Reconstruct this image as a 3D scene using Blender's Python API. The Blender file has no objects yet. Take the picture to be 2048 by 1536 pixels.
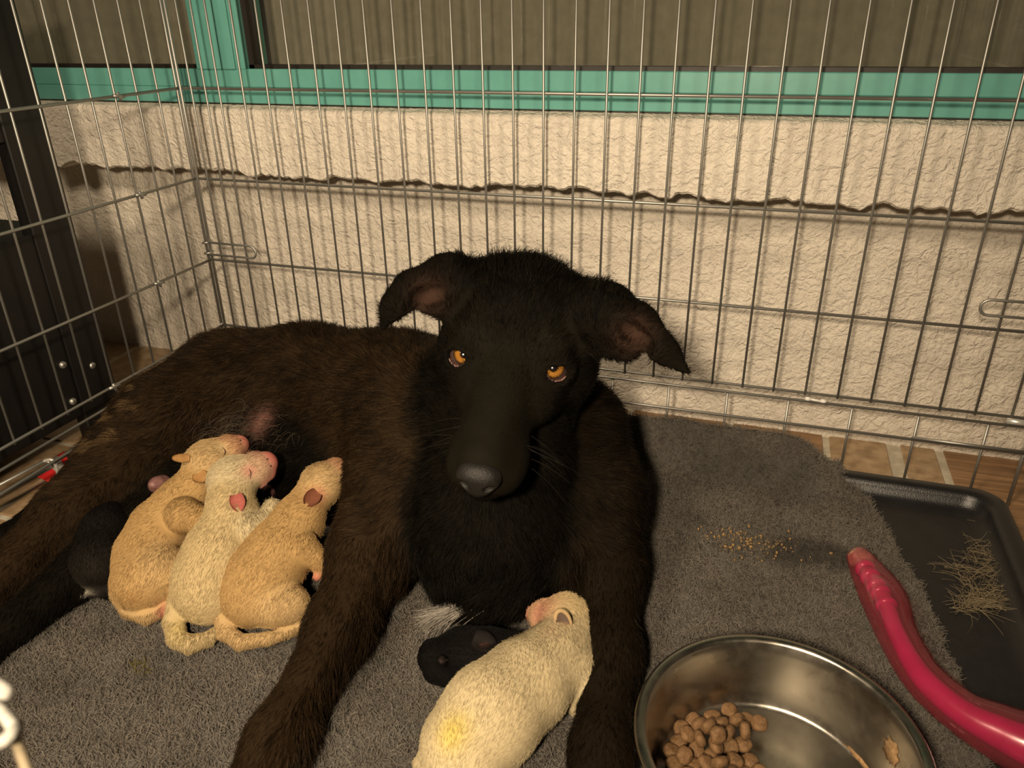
import bpy, math
import numpy as np

# ---------------------------------------------------------------- units, camera, light
U = 0.036                     # one wire pitch of the crate in metres; all layout below is in pitches
SC = bpy.context.scene
COL = SC.collection
CAM = np.array([20.7796, -24.6649, 14.5908])
RW = np.array([[0.95136903, 0.30770882, -0.01456849],      # camera right, down, forward
               [0.12086762, -0.41636053, -0.9011298],
               [-0.28335133, 0.85554613, -0.43330455]])
FPX = 1544.59


def at(px, py, h):
    """point of the place at height h seen at a pixel of the photograph (2048 x 1536)"""
    d = RW.T @ np.array([(px - 1024) / FPX, (py - 768) / FPX, 1.0])
    return CAM + d * (h - CAM[2]) / d[2]


def at_y(px, py, y):
    d = RW.T @ np.array([(px - 1024) / FPX, (py - 768) / FPX, 1.0])
    return CAM + d * (y - CAM[1]) / d[1]


from mathutils import Matrix, Vector
cd = bpy.data.cameras.new('camera')
cd.sensor_width = 36.0
cd.lens = 36.0 * FPX / 2048
cd.clip_start = 0.01
cam = bpy.data.objects.new('camera', cd)
M = Matrix.Identity(4)
for i in range(3):
    M[i][0], M[i][1], M[i][2], M[i][3] = RW[0][i], -RW[1][i], -RW[2][i], CAM[i] * U
cam.matrix_world = M
COL.objects.link(cam)
SC.camera = cam
cd.dof.use_dof = True
cd.dof.focus_distance = 0.80
cd.dof.aperture_fstop = 13.0

wd = bpy.data.worlds.new('world')
SC.world = wd
wd.use_nodes = True
wd.node_tree.nodes['Background'].inputs[0].default_value = (1.0, 0.74, 0.48, 1)
wd.node_tree.nodes['Background'].inputs[1].default_value = 0.020

ld = bpy.data.lights.new('room_lamp', 'SPOT')        # small warm bulb just above and behind the photographer
ld.energy = 54
ld.color = (1.0, 0.795, 0.55)
ld.shadow_soft_size = 0.030
ld.spot_size = math.radians(106)
ld.spot_blend = 1.0
lamp = bpy.data.objects.new('room_lamp', ld)
LAMP = np.array([19.0, -30.5, 18.5])
lamp.location = Vector(LAMP * U)
tgt = Vector(np.array([9.5, -6.0, 4.0]) * U)
lamp.rotation_euler = (tgt - lamp.location).to_track_quat('-Z', 'Y').to_euler()
COL.objects.link(lamp)

ad_ = bpy.data.lights.new('ceiling_lamp', 'AREA')      # ceiling lamp of the room, far up on the left
ad_.shape = 'DISK'
ad_.size = 0.28
ad_.energy = 17
ad_.color = (1.0, 0.795, 0.55)
clamp_ = bpy.data.objects.new('ceiling_lamp', ad_)
clamp_.location = Vector(np.array([4.0, -40.0, 39.0]) * U)
clamp_.rotation_euler = (Vector(np.array([14.0, -8.0, 2.0]) * U) - clamp_.location).to_track_quat('-Z', 'Y').to_euler()
COL.objects.link(clamp_)

vs = SC.view_settings
vs.view_transform = 'Standard'
vs.look = 'None'
vs.gamma = 1.0
vs.use_curve_mapping = False
vs.exposure = 0.0

rng = np.random.default_rng(7)

# ---------------------------------------------------------------- helpers


def noise3(P, seed=0):
    """smooth lattice noise in -1..1"""
    P = np.asarray(P, float)
    i = np.floor(P).astype(np.int64)
    f = P - i
    f = f * f * (3 - 2 * f)

    def hsh(a, b, c):
        n = (a * 374761393 + b * 668265263 + c * 2147483647 + seed * 974711) & 0x7fffffff
        n = ((n ^ (n >> 13)) * 1274126177) & 0x7fffffff
        n = n ^ (n >> 16)
        return (n & 0xffff) / 32767.5 - 1.0
    r = 0
    for dx in (0, 1):
        for dy in (0, 1):
            for dz in (0, 1):
                w = (f[..., 0] if dx else 1 - f[..., 0]) * (f[..., 1] if dy else 1 - f[..., 1]) * (f[..., 2] if dz else 1 - f[..., 2])
                r = r + w * hsh(i[..., 0] + dx, i[..., 1] + dy, i[..., 2] + dz)
    return r


def sstep(a, b, x):
    t = np.clip((x - a) / (b - a), 0, 1)
    return t * t * (3 - 2 * t)


def nrm(v):
    v = np.asarray(v, float)
    return v / np.maximum(np.linalg.norm(v, axis=-1, keepdims=True), 1e-9)


def world_loc(o):
    l = np.zeros(3)
    while o is not None:
        l += np.array(o.location)
        o = o.parent
    return l


def tag(o, label=None, cat=None, group=None, kind=None):
    if label:
        o['label'] = label
    if cat:
        o['category'] = cat
    if group:
        o['group'] = group
    if kind:
        o['kind'] = kind
    return o


def thing(name, loc, label=None, cat=None, group=None, kind=None):
    o = bpy.data.objects.new(name, None)
    o.empty_display_size = 0.02
    COL.objects.link(o)
    o.location = Vector(np.asarray(loc, float) * U)
    return tag(o, label, cat, group, kind)


def obj(name, V, F, mat, parent=None, smooth=True, col=None, origin=None):
    """one mesh object; V in pitches, in place.  origin: its own origin when top-level"""
    V = np.asarray(V, float) * U
    base = world_loc(parent) if parent else (np.asarray(origin, float) * U if origin is not None else V.mean(0) * [1, 1, 0] + [0, 0, V[:, 2].min()])
    me = bpy.data.meshes.new(name)
    me.from_pydata((V - base).tolist(), [], [tuple(int(i) for i in f) for f in F])
    if smooth:
        me.polygons.foreach_set('use_smooth', np.ones(len(me.polygons), bool))
    if col is not None:
        a = me.color_attributes.new('col', 'FLOAT_COLOR', 'POINT')
        c4 = np.c_[np.asarray(col, float), np.ones(len(V))].astype(np.float32)
        a.data.foreach_set('color', c4.ravel())
    me.materials.append(mat)
    me.update()
    o = bpy.data.objects.new(name, me)
    COL.objects.link(o)
    if parent:
        o.parent = parent
    else:
        o.location = Vector(base)
    return o


def box(x0, x1, y0, y1, z0, z1, b=0.0):
    if b <= 0:
        V = [(x, y, z) for z in (z0, z1) for y in (y0, y1) for x in (x0, x1)]
        F = [(0, 2, 3, 1), (4, 5, 7, 6), (0, 1, 5, 4), (2, 6, 7, 3), (0, 4, 6, 2), (1, 3, 7, 5)]
        return np.array(V, float), F
    V, F = [], []
    # chamfered box: 24 vertices
    idx = {}
    for sx in (0, 1):
        for sy in (0, 1):
            for sz in (0, 1):
                X, Y, Z = (x0, x1)[sx], (y0, y1)[sy], (z0, z1)[sz]
                dx, dy, dz = (b, -b)[sx], (b, -b)[sy], (b, -b)[sz]
                for k, p in enumerate([(X, Y + dy, Z + dz), (X + dx, Y, Z + dz), (X + dx, Y + dy, Z)]):
                    idx[sx, sy, sz, k] = len(V)
                    V.append(p)

    def q(*a):
        F.append(tuple(idx[i] for i in a))
    for s in (0, 1):
        q((s, 0, 0, 0), (s, 1, 0, 0), (s, 1, 1, 0), (s, 0, 1, 0))
        q((0, s, 0, 1), (1, s, 0, 1), (1, s, 1, 1), (0, s, 1, 1))
        q((0, 0, s, 2), (1, 0, s, 2), (1, 1, s, 2), (0, 1, s, 2))
    for s in (0, 1):
        for t in (0, 1):
            q((s, t, 0, 0), (s, t, 1, 0), (s, t, 1, 1), (s, t, 0, 1))
            q((s, 0, t, 0), (s, 1, t, 0), (s, 1, t, 2), (s, 0, t, 2))
            q((0, s, t, 1), (1, s, t, 1), (1, s, t, 2), (0, s, t, 2))
    for sx in (0, 1):
        for sy in (0, 1):
            for sz in (0, 1):
                q((sx, sy, sz, 0), (sx, sy, sz, 1), (sx, sy, sz, 2))
    return np.array(V, float), F


def merge(parts):
    V, F, n = [], [], 0
    for v, f in parts:
        V.append(np.asarray(v, float))
        F += [tuple(i + n for i in q) for q in f]
        n += len(v)
    return np.vstack(V), F


def tube(P, r, n=8, closed=False, cap=True):
    """swept round tube; r a number or one radius per point"""
    P = np.asarray(P, float)
    m = len(P)
    r = np.full(m, r, float) if np.isscalar(r) else np.asarray(r, float)
    T = nrm(np.gradient(P, axis=0)) if not closed else nrm(np.roll(P, -1, 0) - np.roll(P, 1, 0))
    ref = np.array([0, 0, 1.0]) if abs(T[0][2]) < 0.9 else np.array([1.0, 0, 0])
    V = []
    a = nrm(np.cross(T[0], ref))
    for i in range(m):
        a = nrm(a - T[i] * (a @ T[i]))
        b = np.cross(T[i], a)
        for k in range(n):
            t = 2 * math.pi * k / n
            V.append(P[i] + r[i] * (math.cos(t) * a + math.sin(t) * b))
    F = []
    for i in range(m if closed else m - 1):
        j = (i + 1) % m
        for k in range(n):
            l = (k + 1) % n
            F.append((i * n + k, i * n + l, j * n + l, j * n + k))
    if cap and not closed:
        F.append(tuple(range(n))[::-1])
        F.append(tuple((m - 1) * n + k for k in range(n)))
    return np.array(V), F


def lathe(c, prof, n=64):
    V, F = [], []
    for r, z in prof:
        for k in range(n):
            t = 2 * math.pi * k / n
            V.append((c[0] + r * math.cos(t), c[1] + r * math.sin(t), z))
    for i in range(len(prof) - 1):
        for k in range(n):
            l = (k + 1) % n
            F.append((i * n + k, i * n + l, (i + 1) * n + l, (i + 1) * n + k))
    return np.array(V), F


def grid(fn, nu, nv):
    """fn(u,v) arrays 0..1 -> (nu,nv,3)"""
    u, v = np.meshgrid(np.linspace(0, 1, nu), np.linspace(0, 1, nv), indexing='ij')
    V = fn(u, v).reshape(-1, 3)
    i, j = np.meshgrid(np.arange(nu - 1), np.arange(nv - 1), indexing='ij')
    a = (i * nv + j).ravel()
    F = np.c_[a, a + nv, a + nv + 1, a + 1]
    return V, F.tolist()


def spline(P, n):
    """Catmull-Rom through P, n points"""
    P = np.asarray(P, float)
    if P.ndim == 1:
        P = P[:, None]
    Q = np.vstack([2 * P[0] - P[1], P, 2 * P[-1] - P[-2]])
    t = np.linspace(0, len(P) - 1 - 1e-6, n)
    i = t.astype(int)
    f = (t - i)[:, None]
    a, b, c, d = Q[i], Q[i + 1], Q[i + 2], Q[i + 3]
    return 0.5 * ((2 * b) + (-a + c) * f + (2 * a - 5 * b + 4 * c - d) * f**2 + (-a + 3 * b - 3 * c + d) * f**3)

# ---------------------------------------------------------------- soft-bodied shapes (signed distance -> mesh)


class Body:
    def __init__(self):
        self.p = []

    def cone(self, a, ra, b, rb, k=0.4, col=None, flat=None, cut=False):
        self.p.append(('c', np.asarray(a, float), ra, np.asarray(b, float), rb, k, col, flat, cut))
        return self

    def ball(self, c, r, k=0.4, col=None, cut=False):
        c = np.asarray(c, float)
        return self.cone(c, r, c + [0, 0, 1e-3], r, k, col, None, cut)

    def ell(self, c, rad, axes=None, k=0.4, col=None, cut=False):
        self.p.append(('e', np.asarray(c, float), np.asarray(rad, float), np.eye(3) if axes is None else np.asarray(axes, float), None, k, col, None, cut))
        return self

    def chain(self, pts, rad, k=0.4, col=None, flat=None):
        for i in range(len(pts) - 1):
            self.cone(pts[i], rad[i], pts[i + 1], rad[i + 1], k, col, flat)
        return self

    @staticmethod
    def dist(q, X, Y, Z):
        if q[0] == 'c':
            _, a, ra, b, rb, k, col, flat, cut = q
            ba = b - a
            px, py, pz = X - a[0], Y - a[1], Z - a[2]
            t = np.clip((px * ba[0] + py * ba[1] + pz * ba[2]) / (ba @ ba), 0, 1)
            wx, wy, wz = px - t * ba[0], py - t * ba[1], pz - t * ba[2]
            d2 = wx * wx + wy * wy + wz * wz
            if flat is not None:
                n, s = flat
                wn = wx * n[0] + wy * n[1] + wz * n[2]
                d2 = d2 + (s * s - 1) * wn * wn
                return (np.sqrt(d2) - (ra + (rb - ra) * t)) / (1 + 0.35 * (s - 1))
            return np.sqrt(d2) - (ra + (rb - ra) * t)
        _, c, r, A = q[:4]
        px, py, pz = X - c[0], Y - c[1], Z - c[2]
        l = [px * A[i][0] + py * A[i][1] + pz * A[i][2] for i in range(3)]
        k0 = np.sqrt(sum((l[i] / r[i])**2 for i in range(3)))
        k1 = np.sqrt(sum((l[i] / r[i]**2)**2 for i in range(3)))
        return k0 * (k0 - 1) / np.maximum(k1, 1e-6)

    def bounds(self, q):
        if q[0] == 'c':
            r = max(q[2], q[4])
            return np.minimum(q[1], q[3]) - r, np.maximum(q[1], q[3]) + r
        r = q[2].max()
        return q[1] - r, q[1] + r

    def mesh(self, h, floor=None):
        B = [self.bounds(q) for q in self.p if not q[8]]
        lo = np.min([b[0] for b in B], 0) - 4 * h
        hi = np.max([b[1] for b in B], 0) + 4 * h
        n = np.ceil((hi - lo) / h).astype(int) + 1
        ax = [(lo[i] + h * np.arange(n[i])).astype(np.float32) for i in range(3)]
        D = np.full(n, 1.0, np.float32)
        for q in self.p:
            k = q[5]
            b0, b1 = self.bounds(q)
            m = max(k, 3 * h) + 2 * h
            s = []
            for i in range(3):
                s.append(slice(max(0, int((b0[i] - m - lo[i]) / h)), min(n[i], int((b1[i] + m - lo[i]) / h) + 2)))
            d = self.dist(q, ax[0][s[0], None, None], ax[1][None, s[1], None], ax[2][None, None, s[2]])
            c = D[tuple(s)]
            if q[8]:
                d = -d
                e = np.maximum(k - np.abs(c - d), 0) / k
                D[tuple(s)] = np.maximum(c, d) + e * e * k * 0.25
            else:
                e = np.maximum(k - np.abs(c - d), 0) / k
                D[tuple(s)] = np.minimum(c, d) - e * e * k * 0.25
        if floor is not None:
            D = np.maximum(D, (floor - ax[2])[None, None, :])
        V, F = nets(D, lo, h)
        C = None
        if any(q[6] is not None for q in self.p):
            W = np.full(len(V), 1e-9)
            C = np.zeros((len(V), 3))
            for q in self.p:
                if q[6] is None or q[8]:
                    continue
                d = self.dist(q, V[:, 0], V[:, 1], V[:, 2])
                w = np.exp(-np.clip(d, -0.3, 3) / 0.07)
                W += w
                C += w[:, None] * np.asarray(q[6])
            C /= W[:, None]
        return V, F, C


def nets(D, lo, h):
    n = D.shape
    c = tuple(i - 1 for i in n)
    S = D < 0
    acc = np.zeros(c + (3,), np.float32)
    cnt = np.zeros(c, np.float32)
    cross = []
    for ax in range(3):
        a = np.take(D, range(n[ax] - 1), ax)
        b = np.take(D, range(1, n[ax]), ax)
        x = (a < 0) != (b < 0)
        t = np.where(x, a / np.where(x, a - b, 1), 0)
        cross.append((x, a < 0))
        o = [i for i in range(3) if i != ax]
        for p in (0, 1):
            for q in (0, 1):
                s = [slice(None)] * 3
                s[o[0]] = slice(p, p + c[o[0]])
                s[o[1]] = slice(q, q + c[o[1]])
                xx = x[tuple(s)]
                acc[..., ax] += t[tuple(s)] * xx
                acc[..., o[0]] += p * xx
                acc[..., o[1]] += q * xx
                cnt += xx
    act = cnt > 0
    idx = np.full(c, -1, np.int64)
    idx[act] = np.arange(act.sum())
    cell = np.argwhere(act)
    V = lo + h * (cell + acc[act] / cnt[act][:, None])
    F = []
    for ax in range(3):
        x, neg = cross[ax]
        o = [i for i in range(3) if i != ax]
        e = np.argwhere(x)
        ok = (e[:, o[0]] > 0) & (e[:, o[0]] < n[o[0]] - 1) & (e[:, o[1]] > 0) & (e[:, o[1]] < n[o[1]] - 1)
        e = e[ok]
        ng = neg[tuple(e.T)]
        quad = []
        for p, q in ((1, 1), (0, 1), (0, 0), (1, 0)):
            g = e.copy()
            g[:, o[0]] -= p
            g[:, o[1]] -= q
            quad.append(idx[tuple(g.T)])
        Q = np.stack(quad, 1)
        flip = ng if ax != 1 else ~ng
        Q[~flip] = Q[~flip][:, ::-1]
        F.append(Q)
    return V, np.vstack(F)

# ---------------------------------------------------------------- fur


def vnormals(V, F):
    F = np.asarray(F)
    fn = np.cross(V[F[:, 2]] - V[F[:, 0]], V[F[:, 3]] - V[F[:, 1]])
    N = np.zeros_like(V)
    for k in range(4):
        np.add.at(N, F[:, k], fn)
    return nrm(N), np.linalg.norm(fn, axis=1) * 0.5


def scatter(V, F, n, seed=1, keep=None):
    F = np.asarray(F)
    N, A = vnormals(V, F)
    if keep is not None:
        A = A * keep(V[F].mean(1), N[F].mean(1))
    g = np.random.default_rng(seed)
    f = g.choice(len(F), n, p=A / A.sum())
    u, v = g.random((n, 1)), g.random((n, 1))
    q = F[f]
    w = [(1 - u) * (1 - v), u * (1 - v), u * v, (1 - u) * v]
    P = sum(w[k] * V[q[:, k]] for k in range(4))
    NN = nrm(sum(w[k] * N[q[:, k]] for k in range(4)))
    return P, NN, q, w


def hair(name, pts, r0, mat, parent=None, col=None, tip=0.25, origin=None):
    """hair strands as one curves object; pts (n,k,3) in pitches"""
    n, k, _ = pts.shape
    base = world_loc(parent) if parent else (np.asarray(origin) * U)
    cu = bpy.data.hair_curves.new(name)
    cu.add_curves([k] * n)
    X = (pts * U - base).astype(np.float32)
    cu.attributes['position'].data.foreach_set('vector', X.ravel())
    ra = cu.attributes.get('radius') or cu.attributes.new('radius', 'FLOAT', 'POINT')
    rr = (np.asarray(r0, float).reshape(-1, 1) * np.linspace(1, tip, k)[None, :] * np.ones((n, 1)) * U).astype(np.float32)
    ra.data.foreach_set('value', rr.ravel())
    if col is not None:
        a = cu.attributes.new('col', 'FLOAT_COLOR', 'CURVE')
        a.data.foreach_set('color', np.c_[col, np.ones(n)].astype(np.float32).ravel())
    cu.materials.append(mat)
    o = bpy.data.objects.new(name, cu)
    COL.objects.link(o)
    if parent:
        o.parent = parent
    else:
        o.location = Vector(base)
    return o


def strands(P, D0, D1, L, k=4, wob=0.1, seed=3):
    """root points, start direction, end direction, length"""
    g = np.random.default_rng(seed)
    n = len(P)
    out = np.zeros((n, k, 3))
    out[:, 0] = P
    J = g.normal(size=(n, 3)) * wob
    for i in range(1, k):
        t = i / (k - 1)
        d = nrm(D0 * (1 - t) + D1 * t + J * t)
        out[:, i] = out[:, i - 1] + d * (L / (k - 1))[:, None]
    return out

# ---------------------------------------------------------------- materials


def nodes(name):
    m = bpy.data.materials.new(name)
    m.use_nodes = True
    return m, m.node_tree.nodes, m.node_tree.links, m.node_tree.nodes['Principled BSDF']


def plain(name, c, rough=0.5, metal=0.0, spec=0.5, coat=0.0):
    m, N, L, b = nodes(name)
    b.inputs['Base Color'].default_value = (*c, 1)
    b.inputs['Roughness'].default_value = rough
    b.inputs['Metallic'].default_value = metal
    b.inputs['Specular IOR Level'].default_value = spec
    b.inputs['Coat Weight'].default_value = coat
    b.inputs['Coat Roughness'].default_value = 0.02
    return m


def add_noise(N, L, scale, detail=4, rough=0.6, dist=0.0, vec=None):
    t = N.new('ShaderNodeTexNoise')
    t.inputs['Scale'].default_value = scale
    t.inputs['Detail'].default_value = detail
    t.inputs['Roughness'].default_value = rough
    t.inputs['Distortion'].default_value = dist
    if vec:
        L.new(vec, t.inputs['Vector'])
    return t


def ramp(N, L, fac, stops):
    r = N.new('ShaderNodeValToRGB')
    while len(r.color_ramp.elements) < len(stops):
        r.color_ramp.elements.new(0.5)
    for e, (p, c) in zip(r.color_ramp.elements, stops):
        e.position = p
        e.color = (*c, 1)
    L.new(fac, r.inputs['Fac'])
    return r


def bump(N, L, b, h, strength, dist):
    n = N.new('ShaderNodeBump')
    n.inputs['Strength'].default_value = strength
    n.inputs['Distance'].default_value = dist
    L.new(h, n.inputs['Height'])
    L.new(n.outputs[0], b.inputs['Normal'])


def stuff_mat(name, c1, c2, scale, rough=0.6, bstr=0.3, bdist=0.002, metal=0, spec=0.5, dist=0.0, lo=0.35, hi=0.65, bscale=None):
    m, N, L, b = nodes(name)
    tc = N.new('ShaderNodeTexCoord')
    t = add_noise(N, L, scale, 5, 0.6, dist, tc.outputs['Object'])
    r = ramp(N, L, t.outputs['Fac'], [(lo, c1), (hi, c2)])
    L.new(r.outputs[0], b.inputs['Base Color'])
    b.inputs['Roughness'].default_value = rough
    b.inputs['Metallic'].default_value = metal
    b.inputs['Specular IOR Level'].default_value = spec
    if bstr:
        t2 = add_noise(N, L, bscale or scale * 2, 4, 0.6, dist, tc.outputs['Object'])
        bump(N, L, b, t2.outputs['Fac'], bstr, bdist)
    return m


def attr_mat(name, rough=0.6, spec=0.3, fallback=None, nscale=0, namp=0.15, bstr=0, bscale=300, coat=0.0):
    m, N, L, b = nodes(name)
    a = N.new('ShaderNodeAttribute')
    a.attribute_name = 'col'
    out = a.outputs['Color']
    if nscale:
        tc = N.new('ShaderNodeTexCoord')
        t = add_noise(N, L, nscale, 4, 0.6, 0.3, tc.outputs['Object'])
        r = ramp(N, L, t.outputs['Fac'], [(0.3, (1 - namp,) * 3), (0.7, (1 + namp,) * 3)])
        mx = N.new('ShaderNodeMix')
        mx.data_type = 'RGBA'
        mx.blend_type = 'MULTIPLY'
        mx.inputs[0].default_value = 1
        L.new(out, mx.inputs[6])
        L.new(r.outputs[0], mx.inputs[7])
        out = mx.outputs[2]
        if bstr:
            t2 = add_noise(N, L, bscale, 4, 0.6, 0.3, tc.outputs['Object'])
            bump(N, L, b, t2.outputs['Fac'], bstr, 0.002)
    L.new(out, b.inputs['Base Color'])
    b.inputs['Roughness'].default_value = rough
    b.inputs['Specular IOR Level'].default_value = spec
    b.inputs['Coat Weight'].default_value = coat
    b.inputs['Coat Roughness'].default_value = 0.03
    return m


def stucco(name, c1, c2):
    m, N, L, b = nodes(name)
    tc = N.new('ShaderNodeTexCoord')
    big = add_noise(N, L, 9, 4, 0.6, 0.0, tc.outputs['Object'])
    r = ramp(N, L, big.outputs['Fac'], [(0.3, c1), (0.7, c2)])
    L.new(r.outputs[0], b.inputs['Base Color'])
    a = add_noise(N, L, 75, 3, 0.55, 1.6, tc.outputs['Object'])
    f = add_noise(N, L, 260, 3, 0.6, 0.5, tc.outputs['Object'])
    ad = N.new('ShaderNodeMath')
    ad.operation = 'MULTIPLY_ADD'
    ad.inputs[1].default_value = 0.3
    L.new(f.outputs['Fac'], ad.inputs[0])
    L.new(a.outputs['Fac'], ad.inputs[2])
    bump(N, L, b, ad.outputs[0], 0.7, 0.010)
    b.inputs['Roughness'].default_value = 0.75
    b.inputs['Specular IOR Level'].default_value = 0.25
    return m


def wood(name, c1, c2, scale=(6, 60, 60)):
    m, N, L, b = nodes(name)
    tc = N.new('ShaderNodeTexCoord')
    mp = N.new('ShaderNodeMapping')
    mp.inputs['Scale'].default_value = scale
    L.new(tc.outputs['Object'], mp.inputs['Vector'])
    t = add_noise(N, L, 1.0, 6, 0.65, 2.0, mp.outputs[0])
    r = ramp(N, L, t.outputs['Fac'], [(0.3, c1), (0.7, c2)])
    L.new(r.outputs[0], b.inputs['Base Color'])
    b.inputs['Roughness'].default_value = 0.4
    bump(N, L, b, t.outputs['Fac'], 0.25, 0.001)
    return m


M_STUCCO = stucco('rough_cream_stucco', (0.66, 0.60, 0.52), (0.76, 0.70, 0.60))
M_TEAL = stuff_mat('teal_paint', (0.11, 0.335, 0.295), (0.13, 0.37, 0.325), 30, 0.32, 0.06, 0.0005, bscale=400)
M_GASKET = plain('dark_gasket', (0.012, 0.008, 0.006), 0.5)
M_TILE = stuff_mat('brown_stone_tile', (0.26, 0.17, 0.09), (0.42, 0.30, 0.18), 55, 0.42, 0.25, 0.001)
M_PLANK = wood('wood_look_tile', (0.13, 0.065, 0.025), (0.36, 0.21, 0.10))
M_GROUT = stuff_mat('pale_grout', (0.40, 0.36, 0.28), (0.55, 0.50, 0.40), 80, 0.85, 0.3, 0.001)
M_WIRE = plain('zinc_wire', (0.40, 0.395, 0.37), 0.46, 0.85)
M_WIRE2 = plain('bright_zinc', (0.80, 0.79, 0.74), 0.35, 0.6)
M_BLACKWOOD = stuff_mat('black_stained_wood', (0.0045, 0.0038, 0.0035), (0.008, 0.0066, 0.006), 25, 0.5, 0.1, 0.0005)
M_TRAY = stuff_mat('black_plastic', (0.010, 0.010, 0.011), (0.014, 0.014, 0.015), 60, 0.30, 0.35, 0.0008, bscale=700)
M_CURTAIN = stuff_mat('grey_brown_curtain', (0.24, 0.215, 0.18), (0.29, 0.26, 0.215), 60, 0.85, 0.1, 0.001)
M_WHITE = plain('white_plastic', (0.75, 0.74, 0.70), 0.4)
M_HAIR = attr_mat('fur_strands', 0.6, 0.07)
M_DOGHAIR = attr_mat('dog_coat', 0.5, 0.05)
M_DOGSKIN = attr_mat('dog_skin', 0.8, 0.04, nscale=60, namp=0.15)
M_PUPSKIN = attr_mat('puppy_skin', 0.7, 0.06, nscale=40, namp=0.08)
M_SKIN = attr_mat('fur_ground', 0.75, 0.15, nscale=60, namp=0.15, bstr=0.35, bscale=500)
M_FLEECE = attr_mat('fleece_strands', 0.85, 0.1)
M_FLEECE_BASE = stuff_mat('fleece_ground', (0.055, 0.050, 0.044), (0.10, 0.092, 0.082), 90, 0.95, 0.8, 0.003, spec=0.05)


def glass_sheet(name, tint=(0.93, 0.95, 0.94), gloss=0.06, rough=0.02):
    m = bpy.data.materials.new(name)
    m.use_nodes = True
    N, L = m.node_tree.nodes, m.node_tree.links
    N.clear()
    o = N.new('ShaderNodeOutputMaterial')
    a = N.new('ShaderNodeBsdfTransparent')
    a.inputs[0].default_value = (*tint, 1)
    g = N.new('ShaderNodeBsdfGlossy')
    g.inputs['Roughness'].default_value = rough
    mx = N.new('ShaderNodeMixShader')
    mx.inputs[0].default_value = gloss
    L.new(a.outputs[0], mx.inputs[1])
    L.new(g.outputs[0], mx.inputs[2])
    L.new(mx.outputs[0], o.inputs[0])
    return m


M_GLASS = glass_sheet('window_glass', (0.86, 0.87, 0.84), 0.05)

# ---------------------------------------------------------------- the place: walls, window, floor
YB, YW, YT = 1.1, 3.2, 1.5         # faces of the sill beam, the lower wall, the window frame
XL, XR = -16.0, 36.0


def rough(P, amp, seed):
    return amp * (0.6 * noise3(P * 2.2, seed) + 0.4 * noise3(P * 5.1, seed + 1))


def wall_fn(u, v):
    x = XL + (XR - XL) * u
    z = -0.1 + 9.9 * v
    P = np.stack([x, np.full_like(x, YW), z], -1)
    P[..., 1] -= rough(P, 0.045, 3)
    return P


V, F = grid(wall_fn, 520, 110)
tag(obj('wall_back', V, F, M_STUCCO), kind='structure')


def beam_fn(u, v):
    # profile: soffit from the wall forward, a ragged lower edge, the face, then back over the top
    x = XL + (XR - XL) * u
    prof = np.array([[YW + .3, 9.14], [YB + .5, 9.10], [YB + .12, 9.08], [YB, 9.16], [YB, 9.3], [YB, 9.9], [YB, 10.4], [YB, 11.0], [YB, 11.38], [YB + .10, 11.52], [YB + .5, 11.60], [YW, 11.62]])
    s = np.linspace(0, len(prof) - 1, v.shape[1])
    i = np.minimum(s.astype(int), len(prof) - 2)
    f = (s - i)[:, None]
    q = prof[i] * (1 - f) + prof[i + 1] * f
    P = np.stack([x, np.broadcast_to(q[:, 0], x.shape), np.broadcast_to(q[:, 1], x.shape)], -1).copy()
    low = np.exp(-((P[..., 2] - 9.14) / 0.14)**2)
    P[..., 2] += low * (0.13 * noise3(np.stack([x[..., ] * 1.7, 0 * x, 0 * x + 3], -1), 9) + 0.07 * noise3(np.stack([x * 5, 0 * x, 0 * x], -1), 8))
    P[..., 1] -= rough(P, 0.045, 5)
    return P


V, F = grid(beam_fn, 520, 56)
tag(obj('trim_1', V, F, M_STUCCO), kind='structure')

# window: teal bottom rail, mullion, panes
win = thing('window_1', (10, YT, 11.6), kind='structure')
ZT0, ZTM, ZT1 = 11.66, 12.22, 12.86
V, F = box(XL, XR, YT, YT + 1.6, ZT0, ZTM, 0.03)
obj('bottom_rail', V, F, M_TEAL, win, False)
V, F = box(XL, XR, YT + 0.05, YT + 1.6, ZTM, ZT1, 0.03)
obj('sash_rail', V, F, M_TEAL, win, False)
mx0, mx1 = at_y(393, 130, YT)[0], at_y(489, 130, YT)[0]
mw = mx1 - mx0
for a, b, y in ((0.0, 0.52, -0.04), (0.535, 0.80, -0.04), (0.80, 1.0, 0.03)):
    V, F = box(mx0 + a * mw, mx0 + b * mw, YT + y, YT + 1.5, ZT1 - 0.02, 22, 0.03)
    obj('mullion_profile', V, F, M_TEAL, win, False)
for x0, x1 in ((XL, mx0), (mx1, XR)):
    V, F = box(x0, x1, YT + 0.28, YT + 0.75, ZT1, ZT1 + 0.13)
    obj('gasket', V, F, M_GASKET, win, False)
    V, F = box(x0 + 0.12, x1, YT + 0.50, YT + 0.56, ZT1 + 0.1, 22)
    obj('pane', V, F, M_GLASS, win, False)
V, F = box(mx1, mx1 + 0.22, YT + 0.28, YT + 0.75, ZT1, 22)
obj('gasket', V, F, M_GASKET, win, False)
V, F = box(XL, XR, YT + 0.12, YT + 0.9, ZT0 - 0.16, ZT0)
obj('sill_gap', V, F, M_GASKET, win, False)
V, F = box(XL, XR, YT + 1.5, YT + 1.7, 21.5, 26)
obj('head_rail', V, F, M_TEAL, win, False)


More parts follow.
